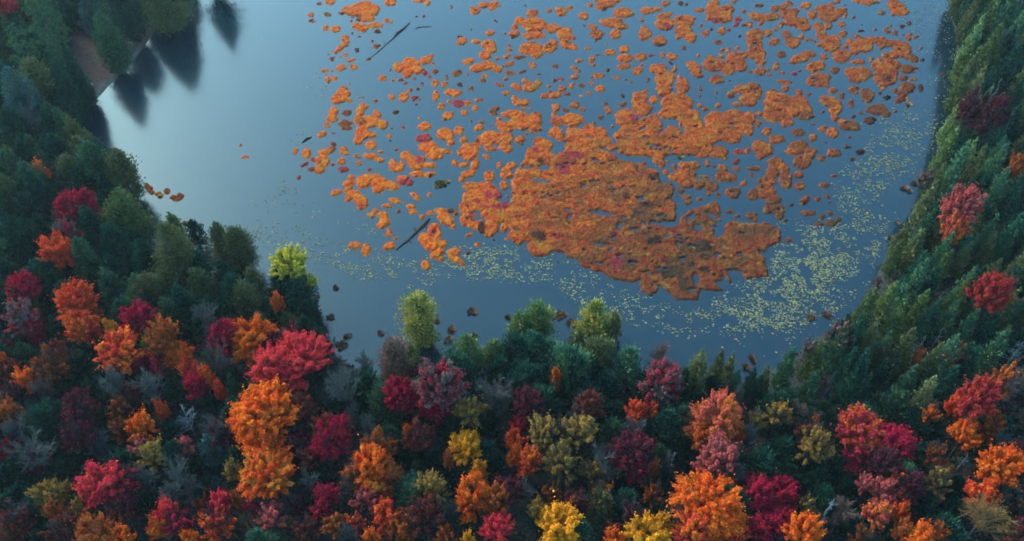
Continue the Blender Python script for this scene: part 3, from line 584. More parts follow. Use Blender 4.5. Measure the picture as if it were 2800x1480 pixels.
def bare(W, rng, H=1.7):
    """fine leafless crown: many forked twigs"""
    k = Kind(); segs = []; zc = H-.45; tw = []
    segs += [(np.array([0, 0, -.05]), np.array([.01, 0, H*.5]), .03, .02), (np.array([.01, 0, H*.5]), np.array([0, .01, H*.9]), .02, .006)]
    for a in range(30):
        d = unit(np.append(rng.normal(size=2), rng.uniform(.5, 2.4))); o = np.array([0, 0, rng.uniform(H*.3, H*.78)])
        L = rng.uniform(.35, .5)*(1 if d[2] < .8 else .8); m = o+d*L*.5+rng.normal(0, .02, 3); e = m+unit(d+[0, 0, .35])*L*.5
        segs += [(o, m, .006, .0045), (m, e, .0045, .002)]
        for b in range(7):
            t0 = rng.uniform(.2, 1); s = o*(1-t0)+e*t0; dd = unit(d+rng.normal(0, .55, 3)+[0, 0, .35]); f = s+dd*rng.uniform(.12, .22)
            tw.append((s, f, .0055*6/W, .0025*6/W))
            for c in range(9):
                t1 = rng.uniform(.2, 1); s2 = s*(1-t1)+f*t1; f2 = s2+unit(dd+rng.normal(0, .6, 3)+[0, 0, .3])*rng.uniform(.05, .12)
                tw.append((s2, f2, .0040*6/W, .0018*6/W))
    k.limbs = limb_segs(segs, 4); k.twigs = limb_segs(tw, 3); k.leaf = None
    return k
def cedar(W, rng, asp=2.4, spire=.8, rough=.2, up=.8):
    """conical evergreen, unit width; asp = crown height over width"""
    k = Kind(); H = asp; segs = [(np.array([0, 0, -.1]), np.array([0, 0, H*.5]), .035, .022), (np.array([0, 0, H*.5]), np.array([0, 0, H*.97]), .022, .004)]
    prof = lambda z: .5*np.clip((1-z)*(1.25 if spire > .7 else 1.9), 0, 1)**spire*np.clip(z*6+.35, 0, 1)
    area = math.pi*.75*W*W*H*.7; nb = int(np.clip(area*3.0, 200, 700)); ll = .30/W; lw = .42
    ph = rng.uniform(0, 6.28, 5); am = rng.uniform(-1, 1, 5)*rough; C_, N_, A_ = [], [], []
    z = rng.uniform(0, 1, nb*4); keep = rng.random(nb*4) < (prof(z)/.5+.08); z = np.sort(z[keep][:nb])
    az = rng.uniform(0, 6.283, len(z))
    mod = 1+sum(am[i]*np.sin((i+2)*az+ph[i]+z*(3+i*2)) for i in range(5))*.55
    L = prof(z)*mod*rng.uniform(.72, 1.12, len(z))+.02
    per = int(np.clip(16*(W/6)**.5, 9, 26))
    for a, zz, l in zip(az, z, L):
        d = np.array([math.cos(a), math.sin(a), up*(.3+zz)]); d0 = np.array([0, 0, zz*H*.96])
        t = rng.uniform(.3, 1.0, per)**.7
        p = d0+d*l*t[:, None]; sprd = .085*(.5+l)*(1.25-t*.5)
        p = p+rng.normal(size=(per, 3))*sprd[:, None]*np.array([1, 1, .75])
        C_.append(p); A_.append(unit(d*.8+rng.normal(0, .4, (per, 3))+np.array([0, 0, .9]))); N_.append(unit(np.array([d[0]*.6, d[1]*.6, .7])+rng.normal(0, .45, (per, 3))))
        if l > .2 and rng.random() < .35: segs.append((d0, d0+d*l*.85, .008, .003))
    top = rng.normal(0, .02, (24, 3)); top[:, 2] = H*rng.uniform(.9, 1.0, 24)
    C_.append(top); A_.append(unit(rng.normal(0, .5, (24, 3))+[0, 0, 1])); N_.append(unit(rng.normal(size=(24, 3))))
    c = np.concatenate(C_); nn = np.concatenate(N_); aa = np.concatenate(A_)
    k.limbs = limb_segs(segs, 5); k.leaf = leafquads(c, nn, rng.uniform(.6, 1.3, len(c))*ll, lw, rng, aa); k.twigs = None
    return k
def pine(W, rng, asp=1.5):
    k = Kind(); H = asp; segs = [(np.array([0, 0, -.1]), np.array([0, 0, H*.6]), .03, .02), (np.array([0, 0, H*.6]), np.array([0, 0, H*.97]), .02, .004)]
    C_, A_, N_ = [], [], []; nw = 9; ll = .34/W
    for i in range(nw):
        zz = .12+.84*i/(nw-1); r = .5*min(1, (1.06-zz)*1.7)**.75
        for b in range(7 if i < nw-1 else 4):
            a = rng.uniform(0, 6.283); l = r*rng.uniform(.65, 1.1); d = np.array([math.cos(a), math.sin(a), rng.uniform(.05, .3)])
            d0 = np.array([0, 0, zz*H]); e = d0+d*l; segs.append((d0, e, .008, .003))
            nt_ = max(3, int(l*W*1.7))
            for j in range(nt_):
                t = 1-.72*j/nt_; side = rng.normal(0, .075, 3)*(1.5-t)*np.array([1, 1, .5]); q = d0+d*l*t+side+np.array([0, 0, .02])
                m = 26; dd = unit(ballpts(m, rng)*np.array([1, 1, .8])+d*.6+np.array([0, 0, .55]))
                C_.append(q+dd*ll*.75); A_.append(dd); N_.append(unit(np.cross(dd, rng.normal(size=(m, 3)))))
    c = np.concatenate(C_); nn = np.concatenate(N_); aa = np.concatenate(A_)
    k.limbs = limb_segs(segs, 5); k.leaf = leafquads(c, nn, rng.uniform(.7, 1.25, len(c))*ll*.9, .3, rng, aa); k.twigs = None
    return k
def snag(rng, kind=0):
    k = Kind(); H = 1.0; segs = []; p = np.array([0, 0, -.03]); r = .032
    for i in range(6):
        q = np.array([rng.normal(0, .012), rng.normal(0, .012), H*(i+1)/6]); segs.append((p, q, r, r*.78)); p = q; r *= .78
    for b in range(30 if kind else 16):
        z = rng.uniform(.35, .97); a = rng.uniform(0, 6.283); L = (.30 if kind else .13)*rng.uniform(.5, 1.1)*(1.25-z)*1.3; d = unit(np.array([math.cos(a), math.sin(a), rng.uniform(.25, .9)]))
        o = np.array([0, 0, z*H]); m = o+d*L*.55; e = m+unit(d+rng.normal(0, .35, 3)+[0, 0, .4])*L*.45
        segs += [(o, m, .008, .006), (m, e, .006, .002)]
        for c in range(3):
            segs.append((m, m+unit(d+rng.normal(0, .7, 3))*L*.4, .004, .002))
    k.limbs = limb_segs(segs, 5); k.leaf = None; k.twigs = None
    return k
LIB = {}
def proto(kind, W, H):
    """shared crown and limb meshes for a kind of tree, by width class and variant"""
    wc = 4.0 if W < 5.2 else 6.5 if W < 8.2 else 10.0
    nvar = {4.0: 3, 6.5: 4, 10.0: 3}[wc]; var = random.randrange(nvar)
    asp = H/W
    if kind == 'C': ac = 1.5 if asp < 1.9 else 2.4 if asp < 3 else 3.4
    elif kind == 'P': ac = 1.5
    elif kind == 'N': ac = 1.0; wc = 4.0
    elif kind == 'T': ac = 1.0; wc = 4.0
    else: ac = 1.7
    key = (kind, wc, ac, var)
    if key not in LIB:
        r = np.random.default_rng(abs(hash((ord(kind), int(wc*10), int(ac*10), var))) % 99991)
        if kind == 'D': k = broadleaf(wc, r, 1.0, 420)
        elif kind == 'S': k = broadleaf(wc, r, .55, 1300)
        elif kind == 'B': k = bare(wc, r)
        elif kind == 'C': k = cedar(wc, r, ac, ([.62, .8, .95, .7] if ac < 3 else [.85, .95, 1.0, .9])[var], .30+.08*var)
        elif kind == 'P': k = pine(wc, r)
        elif kind == 'N': k = snag(r, 0)
        elif kind == 'T': k = snag(r, 1)
        V, Q = k.limbs
        k.limb_me = qmesh('limbs', V, Q, M_GREY if kind in 'NT' else M_BARK)
        k.leaf_me = qmesh('crown', k.leaf, np.arange(len(k.leaf)).reshape(-1, 4), M_NEEDLE if kind in 'CP' else M_LEAF) if k.leaf is not None else None
        if kind == 'B': k.leaf_me = qmesh('crown', k.twigs[0], k.twigs[1], M_TWIG)
        if kind == 'S':
            pass
        k.ac = ac; LIB[key] = k
    return LIB[key]
COL = {  # (main, second) leaf colours
'dg': ((34, 72, 62), (52, 88, 62), 'dark green'), 'mi': ((64, 100, 78), (90, 116, 76), 'mid green'), 'yg': ((98, 114, 66), (126, 134, 74), 'yellow green'),
'og': ((102, 106, 62), (122, 118, 78), 'olive'), 'bg': ((76, 110, 108), (98, 124, 112), 'blue grey'), 'yl': ((232, 200, 64), (196, 182, 68), 'pale yellow'),
're': ((226, 38, 54), (234, 62, 54), 'bright red'), 'cr': ((198, 30, 58), (158, 32, 54), 'crimson'), 'mg': ((128, 40, 56), (100, 50, 56), 'dull magenta'),
'or': ((240, 90, 28), (246, 116, 34), 'bright orange'), 'ro': ((224, 66, 38), (236, 92, 42), 'red orange'), 'am': ((202, 98, 40), (172, 84, 44), 'amber brown'),
'ye': ((254, 166, 30), (244, 150, 34), 'golden yellow'), 'oy': ((180, 126, 54), (150, 118, 64), 'ochre'), 'pk': ((206, 84, 76), (176, 84, 78), 'salmon pink'),
'br': ((124, 50, 48), (140, 66, 46), 'brown red'), 'gy': ((104, 106, 100), (112, 112, 104), 'grey'), 'pg': ((98, 80, 80), (100, 90, 92), 'purple grey'),
'bf': ((140, 100, 84), (136, 108, 92), 'buff brown'), 'lm': ((150, 168, 52), (128, 152, 56), 'lime green'),
'rr': ((222, 60, 44), (244, 116, 40), 'red and orange'), 'ry': ((240, 84, 32), (222, 124, 40), 'orange and yellow'), 'cg': ((190, 44, 56), (118, 104, 98), 'crimson and grey'),
'yt': ((222, 194, 92), (124, 142, 78), 'yellow tipped green'), 'pr': ((222, 90, 74), (238, 120, 52), 'salmon and orange'), 'mo': ((176, 38, 60), (222, 92, 44), 'crimson and orange'),
'rg': ((150, 78, 62), (112, 110, 72), 'rusty olive')}
COL['dr'] = ((188, 44, 50), (204, 66, 48), 'dusky red')
COL['pn'] = ((72, 112, 84), (98, 130, 82), 'pale green')
COL2 = {k: (srgb(*a), srgb(*b), n) for k, (a, b, n) in COL.items()}
KW = {'C': ('cedar', 'cedar', 'cedars with soft crowns'), 'Q': ('spruce', 'spruce', 'dark spruces'), 'P': ('pine_tree', 'pine tree', 'tall pines on the left bank'), 'D': ('maple_tree', 'broadleaf tree', 'autumn broadleaf trees'),
      'S': ('thin_crowned_tree', 'thinning tree', 'autumn trees losing their leaves'), 'B': ('bare_tree', 'bare tree', 'leafless grey trees'), 'N': ('dead_snag', 'dead tree', 'dead grey trunks'), 'T': ('dead_tree', 'dead tree', 'dead grey trunks')}
TREEPOS = []; LANDMARKS = []
LONG = {
'shaggy pine': 'tall shaggy pale green pine on the bank above the bare ground',
'corner scarlet tree': 'scarlet tree cut by the top corner of the photo above dark spruces',
'bank cedar': 'yellow green cedar leaning over the bare reddish bank',
'blue grey tree': 'bluish grey leafless tree between dark evergreens below the bare bank',
'olive shore cedar': 'pale olive cedar at the waterline just above the lime green one',
'lime cedar': 'lime green cedar at the waterline below the pale olive one',
'crimson shelf tree': 'wide flat crimson tree directly above the red orange tree in the spruces',
'red orange tree': 'red orange tree below the flat crimson one among dark spruces',
'round olive cedar': 'great round olive cedar at the foot of the open water',
'two coloured maple': 'small maple half orange half red beside the golden one',
'dark round spruce': 'dark round spruce wedged between the ochre tree and the wide red maple',
'wide red maple': 'wide red maple flecked with orange next to a dark round spruce',
'small crimson maple': 'small dense crimson maple next to the flame orange maple',
'edge dead tree': 'pale dead branching tree at the photo edge on the evergreen slope',
'pale dead tree': 'pale dead branching tree standing out against dark woods',
'lone orange maple': 'rounded orange maple alone against dark woods',
'blue green spruce': 'pointed blue green spruce below the pale dead branching tree',
'large red maple': 'large rounded dusky red maple with dark woods all round it',
'purple tree': 'thinning purple tree in the dark woods above the large red maple',
'yellow birch': 'bright pale yellow tree leaning out over the water',
'flame maple': 'flame orange maple touching the brilliant scarlet one beside the lake',
'scarlet maple': 'brilliant scarlet maple with spreading boughs beside the small bay',
'tall orange maple': 'tall open orange maple directly below the brilliant scarlet one',
'orange yellow maple': 'orange maple turning yellow low down, below the tall orange one',
'round crimson maple': 'rounded crimson maple below the tall grey leafless tree',
'tall grey tree': 'tall grey leafless tree at the small bay beside the scarlet maple',
'brown spire': 'rusty brown spire shaped tree rising against the water',
'shore larch': 'yellow topped larch against the water amid green cedars on the near shore',
'yellow larch': 'tall larch with yellow top standing alone against the water',
'pink crimson maple': 'tall narrow pink crimson maple right below the yellow larch',
'wide grey tree': 'wide grey leafless tree between pink crimson and magenta crowns',
'golden maple': 'golden yellow maple below the wide grey leafless tree',
'brown red tree': 'wide thinning brown red tree at the foot of the photo',
'hollow orange maple': 'orange maple with an open dark heart beside amber boughs',
'pink grey tree': 'half bare tree, grey on top and pink red below, at the waterline',
'slope magenta tree': 'magenta thinning tree among green cedars high on the slope',
'magenta tree': 'thin magenta tree between green shore cedars and the ochre tree',
'broad ochre tree': 'broad ochre tree with a thin see through crown',
'purple pink maple': 'rounded purple pink maple next to a grey dead pole',
'salmon maple': 'flat topped salmon pink maple with a small green cedar in front',
'giant orange maple': 'giant bright orange dome shaped maple at the foot of the photo',
'big crimson maple': 'tall crimson maple touching the giant orange one',
'brightest yellow maple': 'brightest yellow maple, cut by the foot of the photo',
'round slope maple': 'rounded red maple among dark cedars on the evergreen slope',
'crimson orange maple': 'tall maple mixing crimson and orange below the evergreen slope',
'wide crimson maple': 'wide dusky crimson maple between two amber crowns',
'branchy orange maple': 'small orange maple directly above pale dead branches',
'edge orange maple': 'bright orange maple reaching the photo edge above the pale olive tree',
'pale olive tree': 'wide pale olive thinning tree in the lower corner of the photo',
'bright slope maple': 'bright red spreading maple standing above the evergreen slope',
'edge amber tree': 'amber tree cut off by the photo edge on the evergreen slope'}
def plant(kind, colk, u, v, wpx, hpx, mark=None, filler=False):
    """u, v = crown centre in the photo, wpx, hpx its extent there"""
    z = 7.0
    for it in range(5):
        x, y = at(u, v, z); _, _, d = proj(x, y, z)
        dist = math.sqrt(x*x+y*y+(CAM_H-z)**2); W = wpx*d/F; dep = math.asin((CAM_H-z)/dist)
        gz = float(height(x, y)); hm = hpx*d/F
        if kind in 'CP':
            Hc = (hm-.55*W*math.sin(dep))/math.cos(dep); slope = u > 1950 and v < 1080; shore = 1000 < u < 1950 and v < 1060
            W *= .66 if slope else 1.12 if shore else .95
            Hc = min(max(Hc*1.2, (3.5 if slope else 2.1 if u < 720 and v < 900 else 1.8)*W, 4.5), 4.2*W, 25 if kind == 'P' else 19); H = Hc; zc = gz+H*.52
        elif kind in 'NT':
            H = min(max(hm/math.cos(dep), 4), 14); W = H; zc = gz+H*.6
        else:
            Hc = (hm-.8*W*math.sin(dep))/math.cos(dep)*1.15; Hc = min(max(Hc, .8*W), 1.9*W); H = max(Hc*1.6, (7.0 if W < 5 else 9.0) if filler else (9.5 if W < 5 else 12.5)); H = min(H, 19)
            if u > 1950 and v < 1080: H = max(H, min(17, 2.7*W))
            zc = gz+H-.5*Hc
        z = zc
    if kind in 'DS': W *= 1.14 if kind == 'D' and not (u > 1950 and v < 1080) and not (u < 500 and v < 760) else 1.0
    k = proto(kind, W, H)
    if height(x, y) < .05:      # never stand a tree in the water: slide the foot to the bank
        gz = .1
    nm, cat, grp = KW['Q' if kind == 'C' and colk in ('dg', 'bg') else kind]
    root = link(bpy.data.objects.new(nm, None)); root.location = (x, y, gz); root.rotation_euler = (0, 0, random.uniform(0, 6.28))
    if kind in 'CP': sc = (W, W, H/k.ac)
    elif kind in 'NT': sc = (H, H, H)
    else: sc = (W, W, H/1.7)
    if kind == 'P': sc = (W, W, H/1.5)
    c1, c2, cn = COL2[colk]; jit = random.uniform(.8, 1.12)*(random.uniform(.8, 1.75) if kind == 'C' and u > 1950 and v < 1080 else 1)*((1.15 if colk == 'yt' else 1.5 if colk != 'dg' else 1.4) if kind == 'C' and 1000 < u < 1950 and v < 1060 else 1)*(.78 if kind == 'B' else 1)*(.75 if kind == 'S' and colk in ('am', 'br', 'mg') and not filler else 1)*(.9 if filler and kind not in 'C' else 1.1 if filler else 1)
    tr = link(bpy.data.objects.new('trunk', k.limb_me), root); tr.scale = sc; tr.color = (.2, .2, .2, 1)
    if k.leaf_me:
        cr = link(bpy.data.objects.new('crown', k.leaf_me), root); cr.scale = sc
        cr.color = (*[min(1, c*jit) for c in c1], 1); cr['tint'] = [min(1, c*jit) for c in c2]
    tag(root, cat=cat, group=grp)
    sw = 'broad' if W > 9 else 'small' if W < 4.2 else ''
    if kind in 'CP' and H/W > 2.6: sw = 'slender'
    body = {'C': 'spruce' if colk in ('dg', 'bg') else 'cedar', 'P': 'pine', 'D': 'leafy tree', 'S': 'half bare tree', 'B': 'leafless tree', 'N': 'dead pole', 'T': 'dead branching tree'}[kind]
    d_ = f'{sw} {cn} {body}'.strip() if kind not in 'NT' else f'{cn} {body}'
    TREEPOS.append((x, y, W))
    ITEMS.append(dict(o=root, u=u, v=v, d=d_, k='tree', s=wpx, mark=mark, filler=filler))
    if mark: LANDMARKS.append((mark, u, v))
    return root
random.seed(4)
K = 700/1288
T = {
(0, 0): """P pn 140 300 190 300;P pn 300 330 200 260;P pn 250 190 210 240 |shaggy pine;P pn 230 60 190 190;D re 30 45 120 140 |corner scarlet tree;C dg 25 210 110 260;C bg 450 60 130 190;P dg 540 140 170 230;
C mi 555 215 170 250 |bank cedar;C dg 640 60 150 170;C og 830 30 200 150;C og 890 -10 120 170;C dg 1075 -110 150 200;C mi 740 -10 130 160;C bg 110 500 200 210;B gy 150 590 190 170 |blue grey tree;
C og 210 440 170 150;C dg 80 660 150 150;C dg 270 640 130 150;C dg 330 560 110 120;C og 380 690 130 150;C dg 300 780 140 130;C mi 60 850 120 150;C dg 150 770 130 140;C mi 250 850 120 130;D or 190 865 110 60;
C dg 200 970 160 190;C mi 480 850 170 220;C og 415 780 120 130;C og 620 880 160 250 |olive shore cedar;C yg 645 1090 180 260 |lime cedar;C dg 540 960 120 160;C dg 420 930 120 140;C dg 50 1010 120 160;
D cr 380 1050 210 100 |crimson shelf tree;S cg 325 1160 140 130;D ro 310 1255 200 160 |red orange tree;C dg 470 1150 160 160;C dg 110 1210 180 210;C dg 560 1240 120 140;C mi 440 1320 180 130;
C og 890 1300 260 220 |round olive cedar;C yg 890 1170 95 110;C dg 1000 1210 90 150;C dg 740 1310 160 180;C dg 660 1290 110 130;C og 1120 1240 140 230;C og 1215 1270 140 240;C dg 30 1130 120 140;C dg 520 1050 110 130;C dg 700 1220 80 120;C dg 330 440 130 320;C dg 250 330 130 330;C mi 180 420 110 260;C dg 385 380 100 290;C dg 430 470 80 160;
C dg 390 40 110 150;C dg 150 1060 120 140;D cr 500 1060 60 60;C dg 260 1080 90 120;C dg 15 560 130 200;C dg 280 500 110 120;C dg 60 420 130 160""",
(0, 740): """D cr 140 130 140 100;S cg 110 230 180 220;D ro 375 150 190 110;D am 450 190 110 80;D rr 400 265 150 120 |two coloured maple;D ye 560 280 90 80;D cr 680 215 160 90;C bg 612 150 60 110;C mi 560 80 140 160;C dg 200 80 150 180;C mi 460 60 120 150;
C dg 60 40 150 150;C dg 300 40 130 160;C dg 440 370 150 160 |dark round spruce;D rr 600 400 210 200 |wide red maple;D cr 700 440 140 120;S ry 800 280 150 110;C mi 860 225 140 120;D lm 742 375 70 60;D am 830 395 150 90;D or 890 415 140 90;B gy 1030 220 150 120;C mi 1000 290 80 130;
D cr 1120 325 150 115 |small crimson maple;B pg 1090 420 160 120;D cr 985 590 110 180;D ro 930 480 100 60;D or 1035 515 80 90;D ro 1090 580 60 40;C mi 870 600 110 150;C dg 1050 630 90 150;C mi 1180 600 90 190;
T gy 950 760 160 190 |pale dead tree;D ro 805 685 60 70;D or 715 775 140 130 |lone orange maple;S pk 700 880 130 80;D oy 765 920 140 140;S pk 925 875 110 80;C bg 1060 895 130 190 |blue green spruce;D re 530 1050 240 250 |large red maple;S mg 600 1180 170 150;
C mi 370 1080 80 130;D oy 410 1180 90 110;D oy 235 1130 160 130;D am 270 1200 90 80;B gy 160 900 210 220;B gy 90 800 150 180;S cr 30 890 110 150;S mg 400 690 200 180 |purple tree;S mg 390 800 190 150;S am 240 460 200 180;D or 120 545 120 120;B bf 220 590 150 150;
S cr 290 420 110 100;D am 40 700 110 110;D or 15 430 50 60;B gy 740 560 180 150;S am 610 690 130 100;S br 640 620 140 110;C dg 400 500 150 150;C dg 730 660 110 120;D re 1110 1160 110 110;S cr 1060 1210 130 110;D re 840 1200 120 80;S cr 870 1265 170 120;D oy 1180 1010 90 120;D am 1195 1150 60 120;
D or 780 1290 100 100;D am 480 1310 190 120;D or 620 1330 110 90;S br 300 1290 180 130;S br 90 1230 110 100;S am 340 1240 90 90;D or 960 1340 110 70;S ro 1110 1310 180 110;S cr 1250 1170 90 110;B gy 900 1010 200 150;B gy 860 1110 160 130;C bg 1090 1070 70 90;S am 50 1310 120 90;
S mg 180 930 150 130;C dg 240 1000 150 170;C dg 330 930 130 150;B gy 560 560 160 140;C dg 560 620 130 150;C dg 100 1010 150 170;C dg 20 1060 130 150;S br 580 1240 150 110;D cr 170 270 100 90;S am 1000 1180 100 140;C dg 880 820 110 130;C dg 590 820 120 130;B gy 480 860 150 140;C dg 520 760 110 130;S am 600 780 120 110;C dg 820 1080 90 110;C dg 1020 1100 90 110;B gy 720 1040 150 140;S mg 60 600 130 110;C dg 300 330 110 130;C dg 720 500 110 120;D cr 770 470 60 60""",
(700, 740): """D yl 170 -30 190 190 |yellow birch;D yl 250 60 100 120;C dg 130 70 150 150;D or 105 135 60 60;C dg 225 140 150 150;C yg 160 265 95 80;C dg 260 330 180 200;C dg 330 390 110 110;C mi 60 190 110 140;C dg 290 230 80 100;
D or -10 350 240 270 |flame maple;D re 80 480 210 210;D re 245 460 300 300 |scarlet maple;D or 30 740 320 350 |tall orange maple;D or 45 890 230 200;D ry 50 1020 260 240 |orange yellow maple;S br 220 680 170 180;D cr 380 820 195 190 |round crimson maple;
S mg 200 870 150 120;S br 240 940 130 110;B gy 440 600 180 300 |tall grey tree;B gy 540 440 110 120;B gy 480 720 130 150;C dg 565 610 160 200;C bf 700 470 140 270 |brown spire;C yt 830 280 150 270 |yellow larch;C yg 780 440 80 160;
D cr 725 640 150 230;D or 765 800 60 50;D cg 925 590 220 370 |pink crimson maple;D cr 900 700 150 150;C yg 1070 420 150 190;C yg 1200 420 110 150;C dg 1060 560 140 170;B gy 1190 620 220 250 |wide grey tree;D ye 1055 880 160 160 |golden maple;D ye 1125 980 80 80;D am 970 940 50 70;
C dg 900 960 90 130;C mi 810 1000 90 100;S oy 870 1080 180 180;C dg 760 880 130 170;S am 620 870 200 120;D or 560 960 180 130;D am 655 1020 150 130;D am 490 1040 120 110;D ry 600 1080 150 100;S pk 550 1150 160 120;D cr 350 1110 120 100;S cr 325 1190 120 110;D ro 660 1220 150 90;S ro 500 1250 110 100;D am 730 1290 130 120;
S br 850 1230 250 200 |brown red tree;S am 400 1280 140 170;B gy 460 1310 120 120;S am 100 1090 130 110;S pk 90 1240 170 190;S br 250 1290 150 130;S mg 185 1160 120 120;D or 1100 1120 180 170 |hollow orange maple;D am 1225 1170 130 190;D re 1215 1290 160 90;D ye 1070 1345 70 50;
S pk 830 850 90 120;S oy 1080 740 160 100;C dg 1020 1050 90 110;C dg 1160 770 110 130;C dg 640 760 110 130;B gy 560 780 150 110;C dg 300 980 110 150;B gy 260 1050 120 150;C dg 980 800 100 120;C dg 940 1060 100 110;B gy 980 1230 110 170;D or 580 1340 90 60;C dg 300 700 100 120;C dg 1120 650 120 150;C dg 1230 520 110 150;C dg 840 930 90 110;S or 960 1330 120 80""",
(1400, 740): """C mi 90 380 120 170;C dg 20 420 130 170;C og 330 380 110 170;C dg 390 500 120 170;C mi 480 430 110 170;C dg 660 560 100 160;C dg 860 560 110 170;C og 1090 500 110 190;C dg 1000 590 120 150;C dg 1200 560 110 160;C yg 130 280 150 210;C yg 40 310 120 190;C dg 120 420 170 190;C mi 195 430 110 160;C yt 410 300 160 250 |shore larch;C og 505 310 80 150;C og 430 440 140 210;C mi 580 480 120 210;C dg 300 520 180 190;D or 225 515 60 50;C dg 480 580 120 150;
D cg 740 560 200 260 |pink grey tree;B bf 745 410 150 130;D ro 615 700 100 80;S ro 690 700 110 90;C og 930 510 120 260;C og 1030 500 130 240;C mi 1120 570 110 180;B gy 1140 620 70 130;S mg 70 670 210 150 |magenta tree;S cr 60 760 130 110;
C dg 780 800 150 230;B gy 620 790 140 140;S oy 170 820 200 230;S oy 340 830 210 260 |broad ochre tree;S oy 250 940 190 160;D ro 20 850 110 130;D rr 90 980 120 220;D or 10 910 90 90;B gy 60 1110 130 170;D mg 600 890 200 180 |purple pink maple;S cr 640 1000 150 130;
B gy 785 950 60 150;N gy 800 980 60 160;D pr 1020 740 270 150 |salmon maple;D or 950 820 110 90;D or 1110 790 110 120;C mi 1040 855 80 95;S pk 1050 960 260 120;D or 1000 1170 340 320 |giant orange maple;D rr 920 1290 180 130;D ro 1100 1300 170 130;D cr 1230 1140 160 220 |big crimson maple;D cr 1260 1270 130 130;
S oy 1230 740 110 130;S oy 400 1000 150 120;C og 430 1190 170 210;S am 440 1110 150 90;S mg 610 1220 180 170;D ye 230 1280 230 180 |brightest yellow maple;D ye 690 1310 200 110;D ye 760 1270 110 100;D or 530 1340 130 70;D am 300 1160 80 70;D oy 120 1190 100 60;S am 720 1100 110 90;
C dg 130 1250 100 120;C dg 560 1060 110 130;C dg 530 720 120 150;B gy 340 690 150 130;B gy 380 730 120 110;C dg 680 830 100 140;C dg 880 900 90 120;C dg 250 720 100 110;C dg 700 1200 100 130;D am 720 990 50 110;B gy 1200 820 130 150;C dg 860 680 110 150;C dg 940 660 100 130;C dg 1230 600 110 140;C dg 860 1080 90 130;S am 200 1110 120 90;C dg 350 1050 90 110""",
(2100, 740): """D dr 1130 90 195 200 |round slope maple;S ro 1250 210 90 150;C yg 490 200 150 150;C yg 600 150 130 160;C mi 740 60 160 160;C yg 760 190 130 190;C yg 640 260 150 190;S bf 380 285 130 80;S bf 215 375 110 60;S bf 550 60 50 110;C og 500 360 150 220;C mi 350 390 150 170;C yg 230 450 150 150;C mi 90 490 150 180;
C dg 400 480 140 150;C og 580 420 120 160;N gy 770 370 60 120;N gy 640 480 60 130;N gy 860 150 60 120;N gy 1100 190 60 120;T gy 1240 420 80 170 |edge dead tree;N gy 320 550 50 130;N gy 700 90 50 130;N gy 560 440 50 130;N gy 1060 180 50 140;N gy 690 560 50 120;N gy 860 330 50 120;C mi 900 250 150 170;C yg 950 150 150 190;C mi 1000 290 140 150;C dg 1100 310 140 160;C mi 1130 420 180 140;S or 775 390 50 50;
C og 820 460 140 230;S rg 950 400 130 150;C mi 700 560 130 160;C mi 640 680 160 160;C dg 400 600 160 160;C mi 210 600 150 160;C og 790 620 140 160;C dg 1000 480 150 150;C dg 900 570 140 150;B bf 145 690 110 120;S oy 50 740 140 200;S oy 240 860 200 200;C mi 340 720 90 120;C dg 480 600 130 150;C dg 560 520 120 150;
D mo 470 800 220 190 |crimson orange maple;D cr 640 850 170 170;S cr 430 920 150 130;S mg 590 950 180 130;D ro 420 760 110 100;S ro 680 1060 160 100;D am 1200 540 150 150;D dr 1080 610 200 180 |wide crimson maple;D am 1130 760 140 90;D ro 960 650 80 60;D or 990 830 150 170 |branchy orange maple;S or 830 700 90 110;S am 850 900 130 90;
T gy 980 960 170 90;D or 1190 970 200 160 |edge orange maple;D ro 1100 1120 150 110;B oy 1100 1230 240 180 |pale olive tree;D pk 580 1090 130 120;S pk 500 1070 100 130;D pr 560 1200 130 130;D ro 680 1200 90 80;D cr 60 1110 160 150;D cr 50 1260 170 160;N gy 290 1230 70 220;B bf 380 1210 170 150;
S oy 870 1060 150 150;D or 160 1345 180 60;D or 780 1340 160 80;S ro 1260 870 70 90;S oy 200 1170 110 130;C dg 760 760 130 150;C dg 830 800 100 120;C dg 330 1020 120 130;C dg 780 1180 130 150;C dg 930 1200 120 140;C dg 250 1050 120 140;C dg 400 1110 100 120;C dg 940 1080 100 130;C mi 270 700 90 130;S am 860 1300 120 110;C dg 640 1300 110 130;D am 700 1280 90 80;C dg 760 940 120 140;C dg 1240 700 110 140;B gy 1180 860 130 110;C dg 440 1280 120 130;S oy 1230 1300 110 120;S am 490 1320 120 80""",
